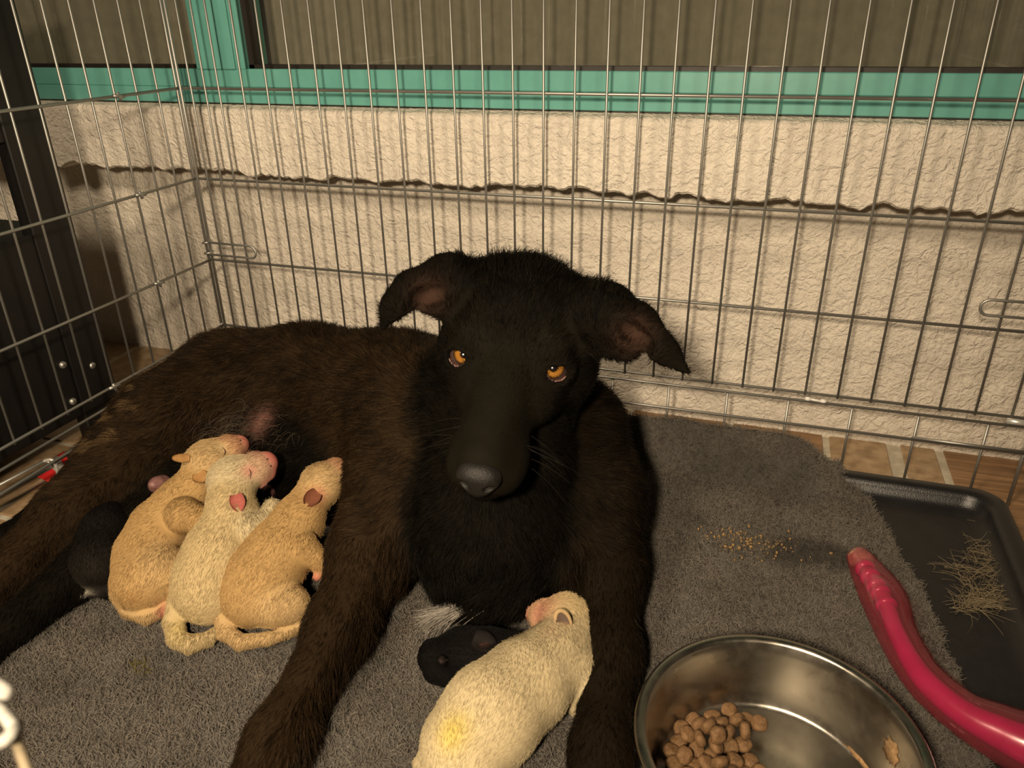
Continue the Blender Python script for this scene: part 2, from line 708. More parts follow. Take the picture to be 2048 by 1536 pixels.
def curtain(x0, x1, seed, amp, wl):
    def fn(u, v):
        x = x0 + (x1 - x0) * u
        ph = x * 2 * math.pi / wl + 5.0 * noise3(np.stack([x * 0.5, 0 * x, 0 * x], -1), seed)
        a = amp * (0.65 + 0.35 * noise3(np.stack([x * 0.4, 0 * x + 5, 0 * x], -1), seed + 1))
        y = YT + 1.95 + a * np.sin(ph) + 0.3 * a * np.sin(2.3 * ph + 1) + 0.05 * noise3(np.stack([x * 1.3, 0 * x, v * 4], -1), seed + 2)
        return np.stack([x, y, 12.4 + 10.0 * v], -1)
    return grid(fn, int((x1 - x0) * 14), 12)


V, F = curtain(mx1 - 0.1, XR, 21, 0.075, 0.95)
tag(obj('curtain', V, F, M_CURTAIN), 'grey pleated curtain hanging behind the wide right window pane', 'curtain')
V, F = curtain(XL, mx0 + 0.1, 31, 0.10, 2.2)
tag(obj('curtain', V, F, M_CURTAIN), 'smooth grey-brown curtain hanging behind the narrow left window pane', 'curtain')

# floor: grout bed with separate tiles and wood-look planks
V, F = box(-30, 45, -45, YW + 0.4, -0.5, -0.06)
floor = tag(obj('floor', V, F, M_GROUT, smooth=False), kind='structure')
g = np.random.default_rng(11)
spans = [(-13.5, -10.8, 0), (-10.55, -7.9, 0), (-7.65, -5.1, 0), (-4.85, -2.3, 0), (-2.05, 0.5, 0), (0.75, 4.4, 1), (4.65, 8.4, 1), (8.65, 12.4, 1), (12.65, 16.5, 1), (16.75, 20.4, 1),
         (20.65, 23.9, 1), (24.15, 26.12, 0), (26.62, 27.75, 0), (28.05, 32.8, 1), (33.05, 36, 1)]
for x0, x1, k in spans:
    y = YW
    while y > -26:
        d = 9.0 if k else 4.4
        y0 = max(y - d, -26)
        V, F = box(x0, x1, y0 + 0.12, y - 0.12 if y < YW else YW + 0.3, -0.3, 0.0, 0.03)
        obj('plank' if k else 'tile', V, F, M_PLANK if k else M_TILE, floor, False)
        y = y0

# black shelf unit beyond the left side of the crate
fx = -1.6
cab = thing('shelf_unit', (-4.5, -8, 0), 'black wooden shelf unit with open gap standing left of the crate', 'shelf')
for nm, b in (('post', (fx - 0.5, fx, -6.05, -4.42, 0.0, 15.4)), ('post', (fx - 0.5, fx, -13.5, -12.2, 0.0, 15.4)),
              ('post', (-8.0, -7.5, -6.05, -4.42, 0.0, 15.4)),
              ('side_panel', (fx - 0.42, fx - 0.06, -12.3, -5.9, 1.75, 8.35)), ('side_panel', (fx - 0.42, fx - 0.06, -12.3, -5.9, 11.2, 15.4)),
              ('shelf_board', (-8.0, fx - 0.1, -13.4, -4.5, 7.9, 8.3)), ('shelf_board', (-8.0, fx - 0.1, -13.4, -4.5, 11.2, 11.6)), ('shelf_board', (-8.0, fx - 0.1, -13.4, -4.5, 1.75, 2.2)),
              ('stile', (fx - 0.45, fx - 0.02, -8.3, -7.55, 8.3, 11.3))):
    V, F = box(*b, 0.04)
    obj(nm, V, F, M_BLACKWOOD, cab, False)
for px, py in ((185, 731), (127, 730), (147, 803)):
    d = RW.T @ np.array([(px - 1024) / FPX, (py - 768) / FPX, 1.0])
    c = CAM + d * (fx - CAM[0]) / d[0]
    prof = [(0.0, 0.07), (0.06, 0.065), (0.12, 0.03), (0.13, -0.05)]
    V, F = lathe((0, 0), prof, 12)
    F.append(tuple(range(12)))
    V = np.c_[V[:, 2] + c[0], V[:, 0] + c[1], V[:, 1] + c[2]]
    obj('screw_cap', V, F, M_WIRE, cab)

# ---------------------------------------------------------------- wire crate
R_V, R_H = 0.040, 0.052
Z1, Z2, Z3, Z4, Z4B, ZB = 12.30, 9.08, 5.90, 3.12, 2.86, 1.95
TOP = 18.5
X0, XE, YF = 1.80, 29.42, -19.5
crate = thing('wire_crate', (14.7, -9.8, 0), 'open silver wire dog crate around the dogs', 'crate')
cl = np.array([14.7, -9.8, 0])


def wire_mesh(name, length, r, axis, n=7):
    P = np.zeros((2, 3))
    P[1, axis] = length
    V, F = tube(P, r, n)
    me = bpy.data.meshes.new(name)
    me.from_pydata((V * U).tolist(), [], F)
    me.polygons.foreach_set('use_smooth', np.ones(len(me.polygons), bool))
    me.materials.append(M_WIRE)
    me.update()
    return me


def put(name, me, parent, loc):
    o = bpy.data.objects.new(name, me)
    COL.objects.link(o)
    o.parent = parent
    o.location = Vector((np.asarray(loc, float) - cl) * U)
    return o


def panel(name):
    o = bpy.data.objects.new(name, None)
    o.empty_display_size = 0.02
    COL.objects.link(o)
    o.parent = crate
    return o


def hwire(parent, p, q, r=R_H, name='cross_wire'):
    V, F = tube([p, q], r, 8)
    return obj(name, V, F, M_WIRE, parent)


VW = wire_mesh('upright_wire', TOP - Z4 + 0.06, R_V, 2)
VS = wire_mesh('short_wire', Z4B - 0.05, R_V * 1.1, 2)
bp = panel('back_panel')
xs = [0.62, 1.22] + [X0 + i for i in range(28)]
for x in xs:
    put('upright_wire', VW, bp, (x, 0.0, Z4 - 0.05))
for z in (Z1, Z2, Z3, Z4, TOP):
    hwire(bp, (0, 0.06, z), (XE, 0.06, z))
for x in (0.0, 0.16, XE):
    V, F = tube([(x, 0, Z4 - 0.1), (x, 0, TOP)], 0.055, 8)
    obj('corner_wire', V, F, M_WIRE, bp)
# base frame of the back: wider spaced
bb = panel('base_frame')
for z in (Z4B, ZB):
    hwire(bb, (0, -0.02, z), (XE, -0.02, z))
V, F = tube([(26.2, -0.10, ZB + 0.10), (XE, -0.10, ZB + 0.10)], 0.05, 8)
obj('cross_wire', V, F, M_WIRE, bb)
for i in range(15):
    put('short_wire', VS, bb, (0.55 + 1.98 * i, 0.05, 0.05))
for x in (0.0, XE):
    V, F = tube([(x, 0, 0), (x, 0, Z4 + .1)], 0.06, 8)
    obj('corner_wire', V, F, M_WIRE, bb)
# left and right panels
VWL = wire_mesh('side_upright', TOP - Z4 + 0.12, R_V, 2)
for nm, x in (('left_panel', 0.0), ('right_panel', XE + 0.1)):
    lp = panel(nm)
    for j in range(1, 20):
        put('upright_wire', VWL, lp, (x, -1.0 * j, Z4 - 0.12))
    s = 0.06 if x < 1 else -0.06
    for z in (Z1, Z2, Z3, Z4, TOP):
        hwire(lp, (x + s, 0, z), (x + s, YF, z))
    for z in (2.45, 1.75):
        hwire(lp, (x - s, 0, z), (x - s, YF, z), 0.05)
# clips joining the wires of the left panel
for px, py, z in ((230, 187, Z1), (277, 397, Z2), (315, 577, Z3), (222, 770, Z4)):
    d = RW.T @ np.array([(px - 1024) / FPX, (py - 768) / FPX, 1.0])
    c = CAM + d * (0 - CAM[0]) / d[0]
    V, F = merge([tube([(0.12, c[1] - 0.22, z + 0.03), (0.15, c[1] + 0.22, z - 0.02)], 0.06, 8), tube([(0.10, c[1], z + 0.12), (0.16, c[1] + 0.02, z - 0.14)], 0.055, 8)])
    obj('wire_clip', V, F, M_WIRE, crate)


def loop_path(a, b, w, up):
    """long hairpin from a to b (rounded at b)"""
    a, b, up = np.asarray(a, float), np.asarray(b, float), np.asarray(up, float)
    d = nrm(b - a)
    h = up * w / 2
    arc = [b - d * w / 2 + math.cos(t) * h + math.sin(t) * d * w / 2 for t in np.linspace(0, math.pi, 9)]
    return np.vstack([a + h, *arc, a - h])


# hairpin latches of the back panel, at both corners
for a, b in (((0.05, -0.1), (2.35, -0.14)), ((XE, -0.1), (27.15, -0.14))):
    zc = 6.40 if a[0] < 1 else 6.62
    V, F = tube(loop_path((a[0], a[1], zc), (b[0], b[1], zc), 0.48, (0, 0, 1)), 0.045, 8)
    latch = obj('latch', V, F, M_WIRE, crate)
    for dz in (-0.2, 0.22):
        t = np.linspace(0, 2 * math.pi, 14)[:-1]
        V, F = tube(np.c_[a[0] + 0.16 * np.cos(t), a[1] + 0.1 + 0.16 * np.sin(t), np.full(13, zc + dz) + 0.03 * np.cos(t)], 0.045, 8, closed=True)
        obj('ring', V, F, M_WIRE, latch)
# hairpin at the foot of the left panel that holds the tray
pa, pb = at(-60, 1012, 1.5), at(100, 926, 1.5)
V, F = tube(loop_path(pa, pb, 0.30, (0.75, 0.0, -0.65)), 0.055, 8)
stop = obj('tray_latch', V, F, M_WIRE, crate)
V, F = tube(spline([pb + [-.1, -.1, 0.12], pb + [0.12, -0.02, 0.16], pb + [0.22, 0, 0.0], pb + [0.20, 0, -0.45]], 12), 0.06, 8)
obj('hook', V, F, M_WIRE2, stop)
V, F = tube([pb + [0.1, 0, 0], at(230, 850, 1.5)], 0.055, 8)
obj('base_rod', V, F, M_WIRE, stop)
# bright clip on the base rail of the back
c = at_y(1631, 800, -0.1)
parts = []
for dx in (-0.24, 0.24):
    parts.append(lathe((0, 0), [(0.0, -0.09), (0.06, -0.09), (0.075, 0.0), (0.06, 0.09), (0.0, 0.09)], 10))
    parts[-1] = (np.c_[parts[-1][0][:, 2] + c[0] + dx, parts[-1][0][:, 0] + c[1], parts[-1][0][:, 1] + c[2] - 0.04 * dx], parts[-1][1])
parts.append(tube([(c[0] - .2, c[1], c[2] + .01), (c[0] + .2, c[1], c[2] - .03)], 0.04, 8))
V, F = merge(parts)
obj('panel_clip', V, F, M_WHITE, crate)
V, F = tube([(XE - 0.75, -0.1, Z4 - 0.07), (XE - 0.1, -0.1, Z4 - 0.09)], 0.10, 8)
obj('panel_clip', V, F, M_WIRE2, crate)

# ---------------------------------------------------------------- tray, fleece mat


def rounded_ring(x0, x1, y0, y1, r, z, n=8):
    P = []
    for cx, cy, a0 in ((x1 - r, y1 - r, 0), (x0 + r, y1 - r, 90), (x0 + r, y0 + r, 180), (x1 - r, y0 + r, 270)):
        for k in range(n + 1):
            t = math.radians(a0 + 90 * k / n)
            P.append((cx + r * math.cos(t), cy + r * math.sin(t), z))
    return P


V, F = [], []
TX0, TX1, TY0, TY1 = 0.30, 29.05, -19.2, -0.42
prof = [(0.02, 0.02, 0.9), (0.0, 0.62, 0.9), (0.06, 0.74, 0.88), (0.16, 0.80, 0.85), (0.42, 0.80, 0.75), (0.54, 0.73, 0.7), (0.60, 0.60, 0.66), (0.68, 0.42, 0.62), (0.84, 0.28, 0.55), (1.1, 0.22, 0.5)]
for ins, z, r in prof:
    V += rounded_ring(TX0 + ins, TX1 - ins, TY0 + ins, TY1 - ins, r, z)
nr = len(V) // len(prof)
for i in range(len(prof) - 1):
    for k in range(nr):
        l = (k + 1) % nr
        F.append((i * nr + k, i * nr + l, (i + 1) * nr + l, (i + 1) * nr + k))
F.append(tuple((len(prof) - 1) * nr + k for k in range(nr)))
F.append(tuple(k for k in range(nr))[::-1])
tag(obj('crate_tray', V, F, M_TRAY), 'black plastic tray with raised rim on the crate floor', 'tray')

# right edge of the mat, from the back to the front
ME = np.array([[-0.45, 24.1], [-0.9, 24.6], [-1.6, 25.15], [-3.7, 25.5], [-5.8, 26.0], [-7.7, 26.3], [-8.6, 26.45], [-11, 26.6], [-14, 26.4], [-19, 26.4]])


def mat_xr(y):
    return np.interp(-y, -ME[:, 0], ME[:, 1]) + 0.10 * noise3(np.stack([y * 1.1, 0 * y, 0 * y], -1), 41)


def mat_h(x, y):
    P = np.stack([x, y, 0 * x], -1)
    base = 0.60 + 0.07 * noise3(P * 0.55, 42) + 0.035 * noise3(P * 1.9, 43)
    back = sstep(-2.4, -0.5, y) * sstep(24.6, 22.6, x) * (1.30 + 0.18 * noise3(P * 0.8, 44))
    back *= 0.93 + 0.09 * sstep(17.0, 21.5, x)
    return base + back


def mat_fn(u, v):
    y = -18.9 + 18.45 * v
    xr = mat_xr(y)
    s = u
    x = 0.55 + (xr - 0.55) * s
    z = mat_h(x, y)
    edge = np.minimum((xr - x) / 0.35, 1)
    z = np.where(edge < 1, 0.30 + (z - 0.30) * np.sqrt(np.clip(1 - (1 - np.clip(edge, 0, 1))**2, 0, 1)), z)
    eb = np.clip((-0.45 - y) / 0.25, 0, 1)
    z = 0.35 + (z - 0.35) * np.sqrt(1 - (1 - eb)**2)
    return np.stack([x, y, z], -1)


# columns crowd toward the right edge so that its curl is smooth
def mat_fn2(u, v):
    return mat_fn(1 - (1 - u)**1.6, v)


def edge_in(x, y):
    return np.minimum(np.minimum(x - TX0, TX1 - x), np.minimum(y - TY0, TY1 - y))


def mat_bottom(u, v):
    P = mat_fn2(u, v)
    lo = 0.25 + 0.58 * sstep(1.0, 0.55, edge_in(P[..., 0], P[..., 1]))
    P[..., 2] = np.minimum(lo, P[..., 2] - 0.02)
    return P


VM, FM = grid(mat_fn2, 190, 170)
VM[:, 2] = np.maximum(VM[:, 2], 0.40 + 0.60 * sstep(1.0, 0.55, edge_in(VM[:, 0], VM[:, 1])) * (VM[:, 0] < 24.2))
VMB, FMB = grid(mat_bottom, 190, 170)
nu_, nv_ = 190, 170
rim_idx = [i * nv_ for i in range(nu_)] + [(nu_ - 1) * nv_ + j for j in range(1, nv_)] + [i * nv_ + nv_ - 1 for i in range(nu_ - 2, -1, -1)] + [j for j in range(nv_ - 2, 0, -1)]
nb_ = len(VM)
side = [(rim_idx[k], rim_idx[(k + 1) % len(rim_idx)], nb_ + rim_idx[(k + 1) % len(rim_idx)], nb_ + rim_idx[k]) for k in range(len(rim_idx))]
mat = thing('fleece_mat', (13, -9.5, 0.2), 'grey fleece mat covering the crate tray under the dogs', 'mat')
obj('backing', np.vstack([VM, VMB]), [tuple(f) for f in FM] + [tuple(i + nb_ for i in f[::-1]) for f in FMB] + side, M_FLEECE_BASE, mat)
STAIN = at(1620, 1100, 0.8)
CRUMB = at(1500, 1080, 0.8)


def keep_vis(C, N):
    return np.where((C[:, 1] > -18.4) & (C[:, 0] > 2.0), 1.0, 0.05)


P, N, q, w = scatter(VM, FM, 270000, 5, keep_vis)
N = np.where(N[:, 2:3] < -0.2, -N, N)
g = np.random.default_rng(9)
swirl = np.stack([noise3(P * 1.3, 51), noise3(P * 1.3, 52), noise3(P * 1.3, 53) * 0.3], -1)
fine = g.normal(size=P.shape)
D0 = nrm(0.8 * N + 0.7 * swirl + 0.6 * fine)
D1 = nrm(0.05 * N + 0.9 * swirl + 1.1 * g.normal(size=P.shape))
Lh = 0.22 * (0.55 + 0.8 * g.random(len(P)))
pts = strands(P - 0.02 * N, D0, D1, Lh, 5, 0.9, 6)
tone = 0.55 + 0.45 * noise3(P * np.array([1.1, 1.1, 1.1]), 54) * 0.6 + 0.35 * g.normal(size=len(P)) * 0.5
warm = 0.5 + 0.5 * noise3(P * 2.6, 55)
c = np.stack([0.150 + 0.02 * warm, 0.140 + 0.006 * warm, 0.124 - 0.002 * warm], -1) * np.clip(0.45 + 0.75 * tone, 0.25, 1.7)[:, None]
d = np.hypot((P[:, 0] - STAIN[0]) / 1.5, (P[:, 1] - STAIN[1]) / 0.75) + 0.35 * noise3(P * 1.5, 56)
c *= (0.42 + 0.58 * sstep(0.5, 1.1, d))[:, None]
sp = at(275, 1325, 0.8)
d = np.hypot(P[:, 0] - sp[0], P[:, 1] - sp[1])
c = np.where(((d < 0.22) & (g.random(len(P)) < 0.6))[:, None], np.array([0.13, 0.11, 0.02]), c)
tag(hair('pile', pts, 0.0075, M_FLEECE, mat, np.clip(c, 0.01, 1), 0.6), kind='stuff')
#@@DOGS@@
# ---------------------------------------------------------------- the mother dog
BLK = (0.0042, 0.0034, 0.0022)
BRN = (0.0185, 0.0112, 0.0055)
MUZ = (0.0066, 0.0055, 0.0034)  # muzzle and brows: lamp light on the face painted into a lighter black
MID = (0.0080, 0.0053, 0.0029)  # right foreleg: brown toned down, the less lit side painted into the coat
PINKS = (0.20, 0.095, 0.075)
EL, ER = at_y(928, 710, -10.13), at_y(1107, 737, -9.87)
E0 = (EL + ER) / 2                                    # between the eyes
hr = nrm(ER - EL)
hf = at_y(958, 950, -13.0) - E0                       # muzzle direction
hf = nrm(hf - hr * (hf @ hr))
hu = np.cross(hr, hf)
hu = hu if hu[2] > 0 else -hu


def hd(a, b, c):
    return E0 + a * hr + b * hu + c * hf


HA = np.array([hr, hu, hf])
dog = Body()
# trunk: hip, loin, ribs, chest
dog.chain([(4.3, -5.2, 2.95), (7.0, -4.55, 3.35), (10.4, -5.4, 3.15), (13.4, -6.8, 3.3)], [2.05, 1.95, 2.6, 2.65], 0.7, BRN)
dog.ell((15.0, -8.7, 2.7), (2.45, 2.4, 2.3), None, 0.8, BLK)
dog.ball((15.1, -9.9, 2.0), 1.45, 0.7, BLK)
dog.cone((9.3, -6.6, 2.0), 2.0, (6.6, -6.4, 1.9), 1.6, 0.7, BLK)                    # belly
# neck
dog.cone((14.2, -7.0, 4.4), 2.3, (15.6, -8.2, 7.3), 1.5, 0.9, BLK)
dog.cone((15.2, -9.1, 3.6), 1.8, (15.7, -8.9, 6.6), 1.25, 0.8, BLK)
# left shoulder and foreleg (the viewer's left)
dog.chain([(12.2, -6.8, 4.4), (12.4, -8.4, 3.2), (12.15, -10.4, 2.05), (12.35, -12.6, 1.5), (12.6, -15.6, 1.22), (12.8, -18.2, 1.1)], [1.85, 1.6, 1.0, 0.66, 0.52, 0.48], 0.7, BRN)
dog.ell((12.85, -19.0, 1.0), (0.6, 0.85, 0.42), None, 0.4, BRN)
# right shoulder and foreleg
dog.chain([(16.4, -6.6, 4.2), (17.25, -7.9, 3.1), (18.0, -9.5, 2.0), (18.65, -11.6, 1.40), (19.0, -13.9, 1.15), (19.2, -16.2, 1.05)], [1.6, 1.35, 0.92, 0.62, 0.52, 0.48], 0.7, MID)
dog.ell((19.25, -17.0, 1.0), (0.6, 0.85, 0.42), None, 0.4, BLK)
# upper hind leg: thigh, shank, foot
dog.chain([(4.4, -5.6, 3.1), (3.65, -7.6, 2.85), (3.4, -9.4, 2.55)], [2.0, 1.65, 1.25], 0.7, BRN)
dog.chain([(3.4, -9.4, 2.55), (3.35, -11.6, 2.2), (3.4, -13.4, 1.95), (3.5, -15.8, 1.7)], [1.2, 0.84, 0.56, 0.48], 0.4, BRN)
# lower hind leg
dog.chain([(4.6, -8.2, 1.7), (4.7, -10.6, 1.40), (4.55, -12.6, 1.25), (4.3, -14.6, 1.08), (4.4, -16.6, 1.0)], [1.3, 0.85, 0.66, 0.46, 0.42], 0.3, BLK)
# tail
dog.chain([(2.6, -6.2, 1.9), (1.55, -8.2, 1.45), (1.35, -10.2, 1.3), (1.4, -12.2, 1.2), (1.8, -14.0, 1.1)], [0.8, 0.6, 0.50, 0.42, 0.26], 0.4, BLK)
# toes
for x, y, z, r, c in ((12.85, -19.35, 0.95, 0.22, BRN), (19.25, -17.35, 0.95, 0.22, MID), (3.5, -16.2, 1.55, 0.20, BRN), (4.4, -17.0, 0.95, 0.20, BLK)):
    for k, dx in enumerate((-0.40, -0.14, 0.14, 0.40)):
        dy = -0.42 if k in (1, 2) else -0.25
        dog.cone((x + dx * 0.8, y + dy + 0.45, z), r, (x + dx, y + dy, z - 0.08), r * 0.85, 0.07, c)
# head: skull, brows, cheeks, muzzle, jaw
dog.ell(hd(0, 0.12, -1.55), (1.50, 1.15, 1.60), HA, 0.5, BLK)
for s in (-1, 1):
    dog.ell(hd(0.78 * s, 0.20, -0.50), (0.62, 0.50, 0.58), HA, 0.30, MUZ)          # brow
    dog.ell(hd(1.05 * s, -0.75, -1.05), (0.85, 0.95, 1.05), HA, 0.5, BLK)          # cheek
    dog.ell(hd(0.42 * s, -0.92, 2.05), (0.44, 0.46, 0.72), HA, 0.25, MUZ)          # upper lip
    dog.ell(hd(0.78 * s, -0.62, 0.20), (0.50, 0.55, 0.75), HA, 0.4, BLK)           # under the eye
dog.cone(hd(0, -0.50, -0.2), 0.92, hd(0, -0.72, 2.35), 0.60, 0.35, MUZ)
dog.cone(hd(0, -0.05, -0.1), 0.52, hd(0, -0.38, 2.50), 0.40, 0.3, MUZ)
dog.cone(hd(0, -1.45, -0.7), 0.80, hd(0, -1.42, 2.05), 0.40, 0.35, BLK)
dog.cone(hd(0, -1.12, 2.3), 0.40, hd(0, -1.25, 2.45), 0.36, 0.2, BLK)
# eye openings
EYES = [EL, ER]
gaze = [nrm(CAM + np.array([0.2, 0, 1.6]) - e) for e in EYES]
EAX = []
for s, e in zip((-1, 1), EYES):
    ez = nrm(hf * 0.80 + hu * 0.45 + hr * 0.42 * s)
    ex = nrm(hr - hu * 0.12 * s)
    ex = nrm(ex - ez * (ex @ ez))
    ey = np.cross(ez, ex)
    EAX.append((ex, ey, ez))
    dog.ball(e - 0.02 * ez, 0.47, 0.18, BLK)                                       # lids
    dog.ell(e + 0.28 * ez - 0.03 * ey, (0.255, 0.190, 0.55), np.array([ex, ey, ez]), 0.05, None, True)
# ears
INE = (0.050, 0.026, 0.018)
nl = nrm([-0.05, -0.72, 0.68])
dog.chain([hd(-0.95, 0.60, -1.75), at_y(890, 558, -9.1), at_y(822, 578, -9.6), at_y(786, 612, -9.9), at_y(768, 650, -10.0)], [0.62, 0.56, 0.40, 0.26, 0.13], 0.30, BLK, (nl, 1.9))
dog.chain([hd(-1.1, 0.15, -1.5), at_y(872, 600, -9.5)], [0.55, 0.38], 0.3, BLK, (nl, 1.7))
dog.ell(at_y(858, 592, -9.75), (0.46, 0.30, 0.30), np.array([nrm([1, 0, 0.3]), nrm([-0.3, 0.5, 0.8]), nl]), 0.15, None, True)
nr2 = nrm([0.25, -0.70, 0.66])
dog.chain([hd(1.0, 0.50, -1.7), at_y(1212, 622, -9.0), at_y(1272, 652, -9.4), at_y(1328, 700, -9.7), at_y(1374, 743, -9.9)], [0.66, 0.60, 0.46, 0.25, 0.11], 0.30, BLK, (nr2, 1.9))
dog.chain([hd(1.2, 0.0, -1.5), at_y(1250, 692, -9.4)], [0.6, 0.36], 0.3, BLK, (nr2, 1.7))
dog.ell(at_y(1268, 672, -9.75), (0.50, 0.28, 0.30), np.array([nrm([1, 0, -0.5]), nrm([0.5, 0.4, 0.8]), nr2]), 0.15, None, True)

VD, FD, CD = dog.mesh(0.09, 0.62)
def surf(V, px, py, tol=5):
    d = (V - CAM) @ RW.T
    m = np.hypot(1024 + FPX * d[:, 0] / d[:, 2] - px, 768 + FPX * d[:, 1] / d[:, 2] - py) < tol
    i = np.where(m)[0]
    return V[i[d[i, 2].argmin()]] if len(i) else at(px, py, 1.5)


BARE = surf(VD, 520, 842)
kk = np.exp(-(np.linalg.norm((VD - BARE) * [1, 1, 0.8], axis=1) / 0.38)**2)[:, None]
CD = CD * (1 - 0.8 * kk) + np.array(PINKS) * 0.8 * kk
for e_ in (at_y(858, 592, -9.6), at_y(1268, 672, -9.6)):
    kk = np.exp(-(np.linalg.norm(VD - e_, axis=1) / 0.36)**2)[:, None]
    CD = CD * (1 - 0.7 * kk) + np.array(INE) * 0.7 * kk
mother = thing('dog', (11, -8, 0.7), 'large black long-nosed dog lying on the grey fleece mat, looking up', 'dog')
body = obj('body', VD, FD.tolist(), M_DOGSKIN, mother, col=CD)

# eyes
M_EYE = attr_mat('dog_eye', 0.12, 0.5, coat=1.0)
M_LID = plain('pink_eyelid', (0.22, 0.12, 0.10), 0.35)


def uv_sphere(n, m):
    V, F = [], []
    for i in range(m + 1):
        a = math.pi * i / m
        for k in range(n):
            b = 2 * math.pi * k / n
            V.append((math.sin(a) * math.cos(b), math.sin(a) * math.sin(b), math.cos(a)))
    for i in range(m):
        for k in range(n):
            l = (k + 1) % n
            F.append((i * n + k, (i + 1) * n + k, (i + 1) * n + l, i * n + l))
    return np.array(V), F


for s, e, gz, (ex, ey, ez) in zip((-1, 1), EYES, gaze, EAX):
    S, Fs = uv_sphere(64, 48)
    ang = np.degrees(np.arccos(np.clip(S @ gz, -1, 1)))
    colr = np.tile((0.055, 0.032, 0.028), (len(S), 1))
    iris = np.array([0.23, 0.100, 0.016])
    k = sstep(46, 43, ang)[:, None]
    colr = colr * (1 - k) + iris * (0.40 + 0.60 * sstep(45, 32, ang)[:, None]) * k
    rim_ = (sstep(40, 43, ang) * sstep(50, 46, ang))[:, None]
    colr = colr * (1 - 0.85 * rim_)
    k = sstep(21, 18, ang)[:, None]
    colr = colr * (1 - k) + np.array([0.004, 0.003, 0.003]) * k
    R_E = 0.33
    c0 = e - 0.02 * ez
    eye = obj('eye', c0 + R_E * S, Fs, M_EYE, mother, col=colr)
    t = np.linspace(math.radians(200), math.radians(340), 14)
    Lp = np.array([nrm(math.cos(a) * ex * 0.66 + math.sin(a) * ey * 0.56 + ez * 0.72) for a in t]) * (R_E + 0.02) + c0
    V, F = tube(Lp, np.interp(np.linspace(0, 1, 14), [0, .5, 1], [0.010, 0.024, 0.010]), 6)
    obj('eyelid', V, F, M_LID, eye)

# nose leather
nz = Body()
nc = hd(0, -0.45, 2.88)
NC = (0.012, 0.011, 0.010)
nz.ell(nc, (0.46, 0.34, 0.30), HA, 0.1, NC)
nz.ell(nc - 0.22 * hu + 0.05 * hf, (0.26, 0.24, 0.24), HA, 0.15, NC)
for s in (-1, 1):
    nz.ell(nc + 0.24 * s * hr - 0.06 * hu + 0.22 * hf, (0.11, 0.075, 0.2), np.array([nrm(hr + 0.5 * s * hu), nrm(hu - 0.5 * s * hr), hf]), 0.05, None, True)
nz.cone(nc - 0.05 * hu + 0.36 * hf, 0.025, nc - 0.45 * hu + 0.3 * hf, 0.025, 0.04, None, None, True)
V, F, c = nz.mesh(0.035)
M_NOSE = stuff_mat('nose_leather', (0.006, 0.0056, 0.005), (0.011, 0.010, 0.009), 120, 0.45, 0.6, 0.001, spec=0.3, bscale=900)
obj('nose', V, F.tolist(), M_NOSE, mother)

# coat
NOSE = hd(0, -0.5, 2.9)
SKULL = hd(0, 0.5, -1.7)


def dog_keep(C, N):
    k = np.ones(len(C))
    for e in EYES:
        k[np.linalg.norm(C - e, axis=1) < 0.36] = 0
    k[np.linalg.norm(C - nc, axis=1) < 0.46] = 0
    k[np.linalg.norm(C - BARE, axis=1) < 0.3] = 0.15
    k[C[:, 2] < 0.72] = 0
    k *= np.where(N @ nrm(CAM - np.array([11, -8, 3])) < -0.75, 0.1, 1)
    k *= np.where(np.linalg.norm(C - E0, axis=1) < 3.2, 2.2, 1)
    k[C[:, 1] < -17.5] *= 0.1
    return k


P, N, q, w = scatter(VD, FD, 230000, 15, dog_keep)
colp = sum(w[i] * CD[q[:, i]] for i in range(4))
g = np.random.default_rng(16)
onhead = np.linalg.norm(P - E0, axis=1)
dn = np.linalg.norm(P - NOSE, axis=1)
head = (onhead < 3.4) & (P[:, 2] > 5.2)
flow = nrm(P - (hd(0, 0.3, 3.0))) + np.array([0, 0, -0.45])
flow = np.where(head[:, None], nrm(P - hd(0, -0.1, 4.2)), flow)
leg = (P[:, 1] < -9.5) & (P[:, 2] < 3.0)
flow = np.where(leg[:, None], np.array([0, -1.0, -0.35]), flow)
hip = P[:, 0] < 6.5
flow = np.where((hip & ~leg)[:, None], np.array([-0.75, -0.35, -0.5]) + 0 * P, flow)
clump = np.stack([noise3(P * 2.4, 61), noise3(P * 2.4, 62), noise3(P * 2.4, 63)], -1)
flow = flow + 0.45 * clump
flow = nrm(flow - N * np.sum(flow * N, 1, keepdims=True))
L = np.full(len(P), 0.30)
L = np.where(head, np.interp(dn, [0.5, 2.0, 3.6, 5.0], [0.06, 0.09, 0.17, 0.34]), L)
L = np.where(leg, 0.20, L)
ear = ((P[:, 0] < 14.3) | (P[:, 0] > 17.7)) & (P[:, 2] > 7.0)
L = np.where(ear, 0.16, L)
chest = (P[:, 0] > 12.8) & (P[:, 0] < 17.8) & (P[:, 1] < -8.2) & (P[:, 2] < 3.2)
L = np.where(chest, 0.45, L)
L = np.where((np.linalg.norm(P - np.array([15.7, -8.0, 6.2]), axis=1) < 2.6) & ~head, 0.48, L)
crown = np.linalg.norm(P - hd(0, 1.7, -2.2), axis=1) < 1.1
L = np.where(crown, 0.42, L)
L *= 0.55 + 0.75 * g.random(len(P))
lift = np.where(head, 0.35, 0.45) + 0.25 * noise3(P * 1.7, 64) + 0.35 * crown
back_ = (P[:, 2] > 4.6) & (P[:, 0] < 12.0) & (P[:, 0] > 3.5)
lift = np.where(back_, lift + 0.45, lift)
L = np.where(back_, L * 1.25, L)
lift = np.clip(lift, 0.12, 1.2)
D0 = nrm(N * (lift + 0.25)[:, None] + flow)
D1 = nrm(N * (0.35 * lift)[:, None] + flow + 0.25 * np.array([0, 0, -1.0]))
pts = strands(P - 0.02 * N, D0, D1, L, 4, 0.22, 17)
